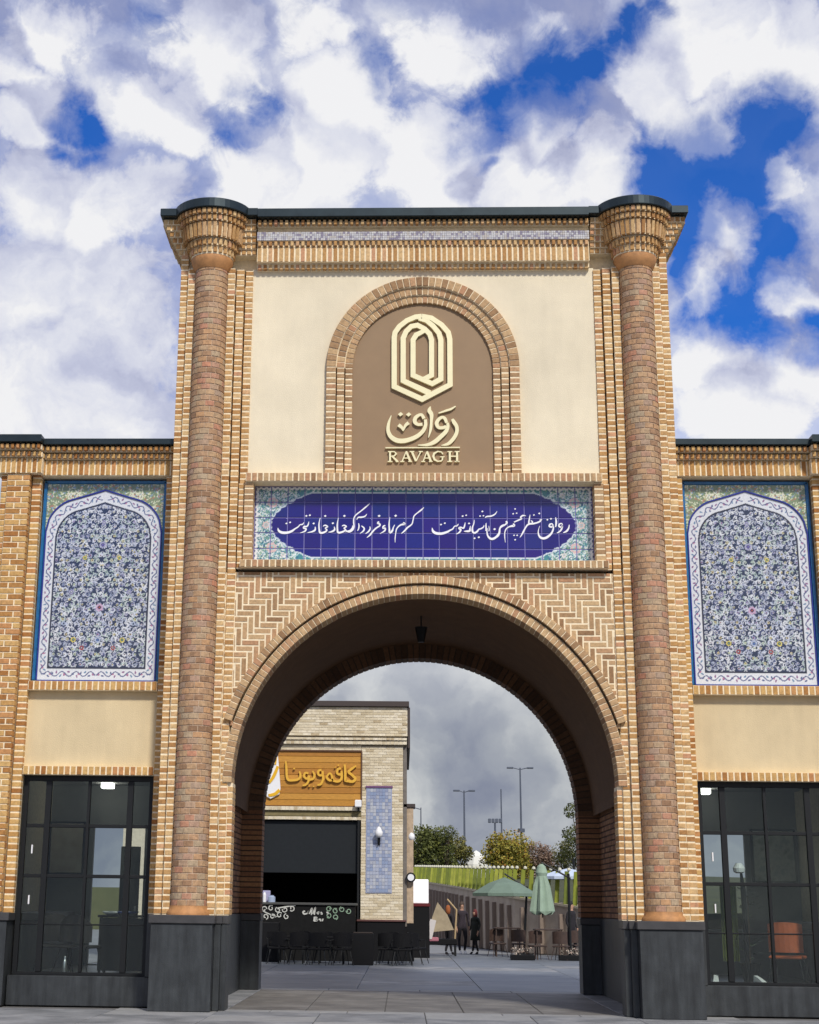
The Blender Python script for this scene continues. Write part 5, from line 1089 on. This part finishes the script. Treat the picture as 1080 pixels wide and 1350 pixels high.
# ============================================================ OUTDOOR FURNITURE
BR=mat('black_rattan',(.008,.008,.009),.7,spec=.12,noise=.4,nscale=40)
pc_=chair('terrace_chair','black rattan chair at the left end of the terrace row','chair',(-3.95,21.4,0),.2,BR,BLK,'black terrace chairs in front of the cafe',.42,.45,.5,arms=True)
for (x,y,a,lb) in ((-3.25,20.3,3.3,'black rattan chair with its back to the gateway, left of the first table leg'),(-2.65,19.9,2.9,'black rattan chair with its back to the gateway, below the white lettering'),
    (-2.05,20.2,3.4,'black rattan chair with its back to the gateway, left of the black planter'),(-2.6,21.9,.1,'black rattan chair facing the gateway, under the white lettering'),
    (-.75,20.9,3.0,'black rattan chair just right of the black planter'),(-.15,21.2,3.7,'black rattan chair below the right edge of the cafe'),(.05,22.4,1.2,'rightmost black rattan chair beside the red and black kiosk'),(-.7,22.6,-.2,'black rattan chair tucked behind the right hand table'),(-3.75,20.4,2.7,'black rattan chair with its back to the gateway, nearest the left side of the arch'),(-1.95,22.0,.3,'black rattan chair facing the gateway, behind the black planter'),(-.35,20.4,3.2,'black rattan chair nearest the gateway, right of the black planter'),(-3.3,22.1,-.2,'black rattan chair facing the gateway, below the chalk scrolls')):
    c=copytree(pc_); c.location=(x,y,0); c.rotation_euler.z=a; c['label']=lb
t=table('terrace_table','black square terrace table on the left, below the chalk scrolls','table',(-3.5,21.2,0),.8,.8,.74,BR,BLK,'black terrace tables in front of the cafe')
for (x,y,lb) in ((-2.35,21.0,'black square terrace table below the white counter lettering'),(-.4,21.8,'black square terrace table below the right pier of the cafe')):
    c=copytree(t); c.location=(x,y,0); c['label']=lb
plb=empty('planter_box',(-1.45,20.6,0),'black square planter box between the terrace tables','planter')
mb=MB(); mb.cbox(-.3,.3,-.3,.3,0,.85,.015); mb.obj('box',BLKP,plb); mb=MB(); mb.cbox(-.27,.27,-.27,.27,.85,.88,.01); mb.obj('soil',mat('soil',(.03,.02,.015),.95),plb)
mb=MB(); mb.cbox(-.4,.4,-.35,.35,0,1.1,.02); o=mb.obj('black_cabinet',BLKP); o.location=(-4.35,22.3,0); tag(o,'tall black cabinet at the left edge of the terrace','cabinet')
# kiosk
kk=empty('kiosk',(.27,28,0),'black and dark red kiosk topped by a plain white lightbox','kiosk')
mb=MB(); mb.cbox(-.36,.28,-.3,.5,0,1.60,.01); mb.obj('cabinet',BLKP,kk)
mb=MB(); mb.cbox(-.38,.30,-.33,.5,1.60,1.70,.01); mb.obj('ledge',mat('dark_red_paint',(.12,.012,.015),.4),kk)
mb=MB(); mb.cbox(-.37,.25,-.28,.3,1.70,2.46,.02); mb.obj('lightbox',mat('white_lightbox',(.85,.83,.84),.4,emit=((1,.97,.98),.35)),kk)
# beige folded parasol leaning, pushchair-like sofa
BE=mat('beige_canvas',(.32,.26,.17),.9,noise=.15,nscale=5)
ls=empty('garden_sofa',(.92,30.2,0),'beige canvas canopy sofa right of the kiosk','sofa')
mb=MB(); mb.add([(-.42,0,.75),(.5,0,.85),(.5,.7,.85),(-.42,.7,.75),(-.05,.1,1.75),(.28,.1,1.35),(.28,.6,1.35),(-.05,.6,1.75)],[(0,1,5,4),(1,2,6,5),(2,3,7,6),(3,0,4,7),(4,5,6,7),(0,3,2,1)]); mb.obj('canopy',BE,ls)
mb=MB(); mb.add([(-.5,-.05,.5),(-.25,-.05,.55),(-.1,-.05,1.15),(-.3,-.05,1.2),(-.5,.05,.5),(-.25,.05,.55),(-.1,.05,1.15),(-.3,.05,1.2)],[(0,1,2,3),(7,6,5,4),(0,4,5,1),(1,5,6,2),(2,6,7,3),(3,7,4,0)]); mb.obj('side_flap',mat('pale_cloth',(.6,.56,.54),.9),ls)
mb=MB(); mb.cbox(-.5,.6,.0,.75,.35,.55,.03); mb.obj('seat',BLKP,ls); mb=MB(); mb.cbox(-.42,-.02,-.03,.2,.46,.60,.03); mb.obj('cushion',mat('pink_cushion',(.42,.16,.2),.9),ls)
for sx in (-.45,.55):
    for sy in (.05,.7): mb=MB(); mb.cbox(sx-.03,sx+.03,sy-.03,sy+.03,0,.35,.005); mb.obj('leg',BLK,ls)
mb=MB(); mb.tube([(.55,.7,.5),(.62,.7,1.5),(.3,.7,1.86)],.03,8); mb.obj('canopy_frame',mat('cane',(.45,.33,.18),.7),ls)
# ------------------------------------------------------------ parasols
GRN_C=mat('sage_green_canvas',(.27,.36,.27),.9,noise=.1,nscale=4)
pz=empty('folded_parasol',(4.25,28,0),'folded sage green parasol hanging from a black side mast','parasol')
mb=MB(); n=24
prof=[(.05,3.0),(.14,2.92),(.20,2.72),(.17,2.62),(.24,2.3),(.30,1.9),(.36,1.5),(.33,1.42)]
vs=[];fs=[]
for (r,z) in prof:
    for i in range(n):
        a=2*pi*i/n; k=1+.22*sin(a*6) if z<2.6 else 1; vs.append((r*k*cos(a),r*k*sin(a),z+(.05*sin(a*6) if z<1.45 else 0)))
for j in range(len(prof)-1):
    for i in range(n): fs.append((j*n+i,j*n+(i+1)%n,(j+1)*n+(i+1)%n,(j+1)*n+i))
mb.add(vs,fs); mb.obj('canopy',GRN_C,pz)
mb=MB(); mb.tube([(.88,0,0),(.88,0,2.7)],.045,8); mb.obj('mast',BLK,pz); mb=MB(); mb.tube([(.95,0,2.55),(0,0,3.05)],.03,8); mb.obj('arm',BLK,pz); mb=MB(); mb.cbox(.6,1.15,-.3,.3,0,.08,.01); mb.obj('base',BLKP,pz)
mb=MB(); mb.tube([(0,0,1.3),(0,0,3.0)],.02,6); mb.obj('inner_pole',BLK,pz)
OPC=mat('grey_green_canvas',(.15,.21,.165),.9,noise=.1,nscale=4)
def open_parasol(loc,R_,zt,zb,m,label,mast,arm=True):
    r=empty('open_parasol',loc,label,'parasol')
    mb=MB(); n=8; vs=[(0,0,zt)]
    for (q,z) in ((.5,zt-(zt-zb)*.38),(1,zb),(1,zb-.1)):
        for i in range(n): vs.append((R_*q*cos(2*pi*i/n+.2),R_*q*sin(2*pi*i/n+.2),z))
    fs=[(0,1+i,1+(i+1)%n) for i in range(n)]
    for k in range(2):
        for i in range(n): fs.append((1+k*n+i,1+(k+1)*n+i,1+(k+1)*n+(i+1)%n,1+k*n+(i+1)%n))
    mb.add(vs,fs); mb.obj('canopy',m,r,fix=False)
    for i in range(n):
        mb=MB(); mb.tube([(0,0,zt-.08),(R_*.97*cos(2*pi*i/n+.2),R_*.97*sin(2*pi*i/n+.2),zb-.03)],.012,5); mb.obj('rib',BLK,r)
    mb=MB(); mb.tube([(mast,0,0),(mast+(.15 if arm else 0),0,zt+.35 if not arm else zt-.3)],.04,8); mb.obj('mast',BLK,r)
    if arm: mb=MB(); mb.tube([(mast+.15,0,zt-.35),(0,0,zt+.12)],.028,8); mb.obj('arm',BLK,r)
    mb=MB(); mb.cbox(mast-.3,mast+.3,-.3,.3,0,.08,.01); mb.obj('base',BLKP,r)
open_parasol((3.22,31,0),1.15,2.62,2.08,OPC,'open sage green parasol left of the folded one',.62)
open_parasol((5.75,34,0),1.1,3.02,2.72,mat('blue_white_canvas',(.52,.60,.72),.8),'open pale blue parasol at the right edge of the arch',.2,False)
# right hand terrace sets
WB=mat('dark_brown_wood',(.05,.028,.02),.6,noise=.3)
b=chair('wooden_chair','dark brown chair under the open green parasol, on its left','chair',(2.9,30.2,0),.3,WB,WB,'dark brown chairs under the parasols',.45,.45,.46)
for (x,y,a,lb) in ((3.6,30.0,3.0,'dark brown chair under the open green parasol, on its right'),(4.0,27.3,.4,'dark brown chair below the folded parasol, left one'),(4.75,27.2,2.8,'dark brown chair below the folded parasol, right one'),(5.5,29.0,.3,'dark brown chair at the far right beside the mast')):
    c=copytree(b); c.location=(x,y,0); c.rotation_euler.z=a; c['label']=lb
t=table('wooden_table','dark brown table under the open green parasol','table',(3.25,30.6,0),.9,.9,.95,WB,WB,'dark brown tables under the parasols')
c=copytree(t); c.location=(4.4,27.8,0); c['label']='dark brown table below the folded parasol'
RK=mat('pale_rock',ramp=[(.35,(.25,.2,.15)),(.5,(.5,.45,.38)),(.65,(.35,.2,.15))],nscale=9,rough=.9)
for (x,y,lb) in ((3.5,27.0,'low planter of pale flowers left of the folded parasol'),(5.05,27.1,'low planter of pale flowers at the foot of the black mast')):
    fp=empty('flower_planter',(x,y,0),lb,'planter','low flower planters')
    mb=MB(); mb.cbox(-.38,.38,-.25,.25,0,.16,.02); mb.obj('trough',BLKP,fp)
    mb=MB(); rs=random.Random(int(x*10))
    for i in range(160):
        p=Vector((rs.uniform(-.34,.34),rs.uniform(-.22,.22),rs.uniform(.16,.36))); d=Vector((rs.uniform(-1,1),rs.uniform(-1,1),rs.uniform(-.2,1))).normalized()*.07; q=d.cross(Vector((0,0,1))).normalized()*.03
        mb.add([tuple(p),tuple(p+d*.5+q),tuple(p+d),tuple(p+d*.5-q)],[(0,1,2,3)])
    o=mb.obj('flowers',RK,fp); o['kind']='stuff'
# ------------------------------------------------------------ people
def skin_mesh(name,verts,edges,mtl,parent,sub=1,smooth=True):
    me=bpy.data.meshes.new(name); me.from_pydata([v[:3] for v in verts],edges,[]); o=link(name,me)
    m=o.modifiers.new('skin','SKIN'); m.use_smooth_shade=True
    lay=me.skin_vertices[0] if me.skin_vertices else None
    if lay is None:
        bpy.context.view_layer.update(); lay=me.skin_vertices[0] if me.skin_vertices else None
    if lay is None:
        import bmesh
        bm=bmesh.new(); bm.from_mesh(me); bm.verts.layers.skin.verify(); bm.to_mesh(me); bm.free(); lay=me.skin_vertices[0]
    for i,v in enumerate(verts): lay.data[i].radius=(v[3],v[4] if len(v)>4 else v[3]); lay.data[i].use_root=(i==0)
    ss=o.modifiers.new('sub','SUBSURF'); ss.levels=sub; ss.render_levels=sub
    dg=bpy.context.evaluated_depsgraph_get(); ev=o.evaluated_get(dg); m2=bpy.data.meshes.new_from_object(ev)
    o.modifiers.clear(); o.data=m2; m2.materials.clear(); m2.materials.append(mtl); m2.polygons.foreach_set('use_smooth',[True]*len(m2.polygons))
    o.parent=parent; return o
SKIN=mat('skin',(.42,.24,.16),.6)
def person(loc,rz,label,H,top,bot,hair,shoes,scarf=None,stride=.12,coat=False):
    r=empty('person',loc,label,'person'); r.rotation_euler.z=rz; k=H/1.75
    V=[(0,0,.95,.15,.11),(0,0,1.12,.135,.10),(0,-.01,1.30,.17,.115),(0,0,1.42,.16,.09),(0,0,1.50,.055,.055),(0,-.02,1.60,.07,.085),(0,-.015,1.70,.068,.08)]
    E_=[(0,1),(1,2),(2,3),(3,4),(4,5),(5,6)]
    for s in (-1,1):
        b=len(V); st=stride*s
        V+=[(s*.10,0,.88,.09,.095),(s*.105,-st*.5-.02,.50,.06,.065),(s*.11,st*.4-0,.10,.042,.045)]; E_+=[(0,b),(b,b+1),(b+1,b+2)]
        b=len(V); V+=[(s*.19,0,1.41,.055,.055),(s*.25,.03,1.14,.042,.042),(s*.24,-.08,.90,.032,.032),(s*.235,-.10,.84,.028,.022)]; E_+=[(3,b),(b,b+1),(b+1,b+2),(b+2,b+3)]
    V=[(x*k,y*k,z*k,a*k,c*k) for x,y,z,a,c in V]
    body=skin_mesh('body',V,E_,top,r,1)
    # skin, trousers by height: separate materials on the one body
    body.data.materials.append(bot); body.data.materials.append(SKIN)
    for p in body.data.polygons:
        z=p.center.z/k; x=abs(p.center.x)/k
        if z>1.49: p.material_index=2
        elif z<.93 and x>.20: p.material_index=2
        elif z<.92 and x<.2: p.material_index=1
    # hands with five fingers
    for s in (-1,1):
        V=[(s*.235,-.10,.86,.026,.018),(s*.235,-.105,.79,.030,.016)]; E2=[(0,1)]
        for f,(dx,ln) in enumerate(((-.022,.055),(-.008,.065),(.008,.062),(.022,.05))):
            b=len(V); V+=[(s*.235+.004,-.105+dx,.775,.008),(s*.232,-.110+dx,.775-ln*.5,.0075),(s*.225,-.115+dx,.775-ln,.006)]; E2+=[(1,b),(b,b+1),(b+1,b+2)]
        b=len(V); V+=[(s*.225,-.135,.80,.009),(s*.22,-.15,.77,.007)]; E2+=[(1,b),(b,b+1)]
        skin_mesh('hand',[tuple(q*k for q in v) for v in V],E2,SKIN,r,0)
    mb=MB(); 
    for s in (-1,1): mb.lathe(s*.11*k,(stride*s*.4-.05)*k,[(.05*k,0),(.055*k,.02),(.05*k,.07*k),(.035*k,.10*k)],10)
    mb.v=[(x,(y-0)*1.0+(-.06*k if z<.06*k and y<stride*k*.4 else 0),z) for x,y,z in mb.v]
    mb.obj('shoes',shoes,r)
    mb=MB(); mb.lathe(0,.01*k,[(.075*k,1.60*k),(.092*k,1.66*k),(.09*k,1.73*k),(.05*k,1.79*k),(.01*k,1.80*k)] if not scarf else [(.10*k,1.46*k),(.10*k,1.6*k),(.097*k,1.70*k),(.05*k,1.79*k),(.01*k,1.80*k)],14)
    mb.v=[(x,y+.02*k if y<-.03*k else y,z) for x,y,z in mb.v]
    mb.obj('headscarf' if scarf else 'hair',scarf or hair,r,smooth=True)
    mb=MB(); mb.lathe(0,-.095*k,[(.012*k,1.60*k),(.016*k,1.615*k),(.006*k,1.655*k)],6); 
    for s in (-1,1): mb.lathe(s*.03*k,-.092*k,[(.004*k,1.648*k),(.010*k,1.655*k),(.004*k,1.662*k)],6)
    mb.obj('face_features',SKIN,r)
    if coat: mb=MB(); mb.lathe(0,0,[(.24*k,.55*k),(.20*k,.9*k),(.17*k,1.1*k),(.18*k,1.3*k)],18); mb.v=[(x,y*.72,z) for x,y,z in mb.v]; mb.obj('coat',top,r,smooth=True)
    return r
DK=mat('black_cloth',(.014,.012,.016),.9); DK2=mat('dark_green_cloth',(.018,.022,.018),.9)
person((1.80,33.0,0),.3,'person in a dark jacket and trousers with white shoes by the retaining wall',1.75,mat('charcoal_jacket',(.03,.022,.03),.9,noise=.5,nscale=30),DK,mat('brown_hair',(.05,.03,.02),.7),WHITE,stride=.15)
person((2.25,32.6,0),-.8,'person in a long dark coat and dark red headscarf walking beside the wall',1.50,DK2,DK,DK,DK,scarf=mat('dark_red_scarf',(.14,.03,.03),.9),coat=True)
person((5.35,29.6,0),.9,'person in black standing at the right edge of the archway',1.80,DK,DK,mat('black_hair',(.012,.01,.01),.7),DK)
person((1.28,31.8,0),2.4,'person in dark clothes with an orange scarf beside the beige canopy sofa',1.62,DK,DK,DK,DK,scarf=mat('orange_scarf',(.32,.10,.03),.9))
# ============================================================ RETAINING WALL, SLAT FENCE
Pw=[Vector((6.9,30.2)),Vector((3.9,36)),Vector((2.2,46)),Vector((.2,66)),Vector((-6,110))]
zt=[1.50,2.02,2.48,3.10,4.2]
rw=empty('retaining_wall',(0,0,0),'brownish retaining wall with shallow pilasters under the green slat fence','wall')
RW=mat('mauve_brown_render',ramp=[(.3,(.31,.25,.19)),(.5,(.38,.31,.24)),(.7,(.44,.37,.29))],nscale=1.5,rough=.9,bump=.3)
mb=MB()
for i in range(4):
    a,b=Pw[i],Pw[i+1]; d=(b-a).normalized(); n=Vector((-d.y,d.x)); n=n if n.y>0 else -n
    q=n*.4
    mb.add([(a.x,a.y,0),(b.x,b.y,0),(b.x,b.y,zt[i+1]-.08),(a.x,a.y,zt[i]-.08),(a.x+q.x,a.y+q.y,0),(b.x+q.x,b.y+q.y,0),(b.x+q.x,b.y+q.y,zt[i+1]-.08),(a.x+q.x,a.y+q.y,zt[i]-.08)],[(0,1,2,3),(4,7,6,5),(3,2,6,7),(0,4,5,1),(0,3,7,4),(1,5,6,2)])
mb.obj('wall_face',RW,rw)
mb=MB()
for i in range(4):
    a,b=Pw[i],Pw[i+1]; d=(b-a).normalized(); n=Vector((-d.y,d.x)); n=n if n.y>0 else -n
    q=n*.5; e=-n*.08
    mb.add([(a.x+e.x,a.y+e.y,zt[i]-.08),(b.x+e.x,b.y+e.y,zt[i+1]-.08),(b.x+e.x,b.y+e.y,zt[i+1]),(a.x+e.x,a.y+e.y,zt[i]),(a.x+q.x,a.y+q.y,zt[i]-.08),(b.x+q.x,b.y+q.y,zt[i+1]-.08),(b.x+q.x,b.y+q.y,zt[i+1]),(a.x+q.x,a.y+q.y,zt[i])],[(0,1,2,3),(4,7,6,5),(3,2,6,7),(0,4,5,1),(0,3,7,4),(1,5,6,2)])
mb.obj('wall_coping',mat('beige_coping',(.42,.36,.25),.8,noise=.1),rw)
def along(t,i): a,b=Pw[i],Pw[i+1]; return a+(b-a)*t, zt[i]+(zt[i+1]-zt[i])*t
PL=mat('dark_pilaster',(.22,.17,.135),.8); PLL=mat('pale_pilaster',(.36,.30,.235),.85)
for i in range(3):
    ln=(Pw[i+1]-Pw[i]).length; m=int(ln/1.15)
    for k in range(m):
        p,z=along((k+.5)/m,i)
        for dx,w_,mm,nm in ((0,.06,PL,'groove_strip'),(.22,.14,PLL,'pilaster')):
            mb=MB(); mb.cbox(-w_,w_,-.16,.02,.0,z-.35,.01); o=mb.obj(nm,mm,rw); o.location=(p.x+dx,p.y-.02,0); o.rotation_euler.z=math.atan2((Pw[i+1]-Pw[i]).y,(Pw[i+1]-Pw[i]).x)+pi
mb=MB()
fe=empty('slat_fence',(0,0,0),'row of lime green upright slats with pale caps above the retaining wall','fence')
LIME=mat('lime_slat',(.19,.22,.012),.6,noise=.25,nscale=3); CAPM=mat('pale_cap',(.60,.58,.45),.6)
sm=MB(); sm.add([(-.11,-.02,0),(.05,-.02,0),(.13,-.02,1),(-.02,-.02,1),(-.11,.03,0),(.05,.03,0),(.13,.03,1),(-.02,.03,1)],[(0,1,2,3),(7,6,5,4),(0,4,5,1),(1,5,6,2),(2,6,7,3),(3,7,4,0)]); SLM=[sm.mesh('slat',LIME),sm.mesh('slat',mat('lime_slat_light',(.27,.29,.03),.6,noise=.25,nscale=3)),sm.mesh('slat',mat('lime_slat_dark',(.12,.15,.01),.6,noise=.25,nscale=3))]
cpm=MB(); cpm.lathe(.055,0,[(.03,0),(.07,.03),(.06,.09),(.02,.12)],8); CPM=cpm.mesh('slat_cap',CAPM)
cnt=0
for i in range(3):
    ln=(Pw[i+1]-Pw[i]).length; m=int(ln/(.55,.75,.85)[i])
    for k in range(m):
        p,z=along(k/m,i); h=[1.30,1.02,.80,.68,.6]; hh=h[i]+(h[i+1]-h[i])*k/m
        o=link('slat',SLM[random.choice((0,0,1,2))],fe,(p.x,p.y+.12,z-.02)); o.scale=(1,1,hh); o.rotation_euler.z=.15
        o=link('slat_cap',CPM,fe,(p.x+.07,p.y+.12,z-.02+hh)); cnt+=1
gb=MB()
for i in range(4):
    a,b=Pw[i],Pw[i+1]; gb.add([(a.x,a.y+.45,zt[i]-.1),(b.x,b.y+.45,zt[i+1]-.1),(b.x+26,b.y+14,zt[i+1]+.55),(a.x+26,a.y+14,zt[i]+.5)],[(0,1,2,3)])
ln_=gb.obj('grass_bank',mat('grass_bank',ramp=[(.3,(.03,.035,.01)),(.7,(.06,.065,.015))],nscale=1.2,rough=.95,bump=.6,bscale=12),fix=False); ln_['kind']='structure'
# ============================================================ TREES
BK=mat('bark',(.09,.065,.045),.9,noise=.3,nscale=10)
def leafmat(n,st): return mat(n,tone=st,rough=.7,noise=.2,nscale=3)
LM=dict(dark=leafmat('dark_foliage',[(0,(.03,.04,.008)),(.5,(.07,.085,.013)),(1,(.13,.14,.02))]),olive=leafmat('olive_foliage',[(0,(.05,.05,.01)),(.5,(.12,.12,.02)),(1,(.20,.17,.03))]),gold=leafmat('gold_foliage',[(0,(.10,.10,.015)),(.45,(.24,.22,.025)),(.8,(.34,.26,.03)),(1,(.45,.20,.03))]),rust=leafmat('rust_foliage',[(0,(.10,.06,.04)),(.5,(.20,.13,.09)),(1,(.32,.22,.16))]))
def tree(loc,h,w,kind,label,n=2200,trunk=None,name='tree',group='trees beyond the slat fence',seed=1,clumps=14,tall=1.0):
    rs=random.Random(seed); r=empty(name,loc,label,'tree',group)
    th=h*.35 if trunk is None else trunk
    mb=MB(); mb.tube([(0,0,-.3),(.05,0,th*.6),(-.05,.05,th),(0,0,h*.75)],[h*.030,h*.024,h*.018,h*.006],8)
    cl=[]
    for i in range(clumps):
        a=rs.uniform(0,6.28); q=rs.uniform(.1,1)**.6; z=rs.uniform(.0,1)
        c=Vector((cos(a)*w*.36*q*(1-z*.45),sin(a)*w*.36*q*(1-z*.45),th+(h-th)*(.12+.74*z))); cl.append((c,rs.uniform(.11,.26)*w*tall))
        mb.tube([(0,0,th*.8+(c.z-th)*.3),tuple(c)],[h*.010,h*.003],5)
    mb.obj('trunk',BK,r)
    mb=MB()
    for i in range(int(n*2.2)):
        c,q=cl[rs.randrange(len(cl))]; d=Vector((rs.gauss(0,1),rs.gauss(0,1),rs.gauss(0,1)*.85)).normalized()*q*rs.uniform(.45,1.08)**.6
        p=c+d; s=rs.uniform(.055,.14)*max(w,2.6)/5; u=Vector((rs.uniform(-1,1),rs.uniform(-1,1),rs.uniform(-1,1))).normalized()*s; v=u.cross(Vector((rs.uniform(-1,1),rs.uniform(-1,1),rs.uniform(-1,1)))).normalized()*s*.6
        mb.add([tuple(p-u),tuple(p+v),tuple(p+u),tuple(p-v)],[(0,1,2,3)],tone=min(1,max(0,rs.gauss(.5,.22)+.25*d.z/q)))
    mb.obj('crown',LM[kind],r,fix=False)
    return r
Zg=2.6
tree((1.0,80,Zg),3.9,5.0,'dark','wide dark green tree next to the cafe corner',2600,1.0,seed=1)
tree((2.5,79,Zg),5.1,1.8,'dark','slender dark green tree, tallest of the left clump',1200,.8,seed=2,clumps=12,tall=1.1)
tree((3.4,84,Zg),3.7,3.6,'olive','olive green tree at the right end of the left clump',1800,.8,seed=3)
tree((-.8,86,Zg),4.0,5.0,'olive','olive tree half hidden behind the cafe corner',1600,.8,seed=12)
tree((6.3,80,Zg),3.6,4.4,'gold','round yellow green tree in the middle of the arch view',2600,.7,seed=4,clumps=18)
tree((7.7,83,Zg),3.5,3.2,'gold','yellow orange tree under the tallest street lamp',2000,.7,seed=5)
tree((8.9,82,Zg),3.2,3.0,'rust','pinkish brown bare looking tree right of the yellow trees',1500,.9,seed=6)
tree((10.3,80,Zg),3.4,2.8,'olive','low olive tree between the brown and the dark green tree',1500,.7,seed=7)
tree((10.9,76,Zg),6.1,3.4,'dark','tall dark green tree at the right edge of the arch view',2600,1.0,seed=8)
# far ground rise, white dome kiosk, pale roofs
mb=MB(); mb.box(-60,90,77,260,-.1,2.55); o=mb.obj('terrace_ground',mat('far_grass',ramp=[(.3,(.07,.08,.03)),(.7,(.14,.14,.06))],nscale=.3,rough=.95)); o['kind']='structure'
dm=empty('white_pavilion',(4.78,86,2.55),'small white domed pavilion between the tree clumps','pavilion')
mb=MB(); mb.lathe(0,0,[(.75,.9),(.86,1.3),(.80,1.9),(.55,2.45),(.2,2.75),(.02,2.85)],10); mb.obj('dome',mat('dome_white',(.72,.72,.66),.7),dm); 
for i in range(6): mb=MB(); mb.cyl(.68*cos(i*pi/3),.68*sin(i*pi/3),0,.95,.05,n=6); mb.obj('post',WHITE,dm)
for (x,y,z,w_,lb) in ((8.0,96,5.9,2.0,'white sloping roof of a far house above the yellow trees'),(9.7,98,5.7,2.2,'white sloping roof of a far house behind the brown tree')):
    h_=empty('far_house',(x,y,2.55),lb,'house','far houses above the trees')
    z-=2.55
    mb=MB(); mb.box(-w_/2,w_/2,-1,1,0,z-.35); mb.obj('wall',mat('far_wall',(.42,.34,.28),.9),h_)
    mb=MB(); mb.add([(-w_*.6,-1.2,z),(w_*.6,-1.2,z-.45),(w_*.6,1.2,z-.35),(-w_*.6,1.2,z+.1),(-w_*.6,-1.2,z-.12),(w_*.6,-1.2,z-.57),(w_*.6,1.2,z-.47),(-w_*.6,1.2,z-.02)],[(0,1,2,3),(7,6,5,4),(0,4,5,1),(1,5,6,2),(2,6,7,3),(3,7,4,0)]); mb.obj('roof',mat('far_roof',(.62,.56,.58),.7),h_)
# ============================================================ STREET LAMPS
LP=mat('lamp_pole_grey',(.10,.115,.15),.5,metal=.3)
def street_lamp(x,y,zt_,label,arms=2,span=.85,mid=None,r0=.11):
    r=empty('street_lamp',(x,y,2.5),label,'street lamp','street lamps beyond the trees'); H=zt_-2.5
    mb=MB(); mb.tube([(0,0,0),(0,0,H)],[r0,r0*.55],8); mb.obj('pole',LP,r)
    for s in ((-1,1)[:arms] if arms<3 else (-1,1)):
        mb=MB(); mb.tube([(0,0,H-.15),(s*span*.6,0,H-.02),(s*span,0,H)],.045,6); mb.obj('arm',LP,r)
        mb=MB(); mb.cbox(s*span-.28,s*span+.28,-.12,.12,H-.08,H+.06,.03); mb.obj('lamp_head',LP,r)
    if mid: mb=MB(); mb.cyl(0,0,mid-2.5-.15,mid-2.5+.15,.3,n=10); mb.obj('junction_box',LP,r)
street_lamp(9.70,110,13.1,'tallest twin armed street lamp, right of centre in the arch',mid=7.9)
street_lamp(4.92,110,11.15,'twin armed street lamp left of centre above the white pavilion',span=.65)
street_lamp(8.05,110,11.3,'thin single street lamp pole between the two tall twin lamps',0,r0=.09)
street_lamp(1.25,110,9.7,'distant single armed street lamp beside the cafe corner',1,span=.9,r0=.08)
fm=empty('floodlight_mast',(7.5,110,2.5),'short mast with a wide dark floodlight bank','floodlight')
mb=MB(); mb.tube([(0,0,0),(0,0,6.0)],.08,8); mb.obj('pole',LP,fm)
for i in range(4): mb=MB(); mb.cbox(-.58+i*.3,-.34+i*.3,-.15,.15,6.0,6.35,.03); mb.obj('floodlight_head',LP,fm)
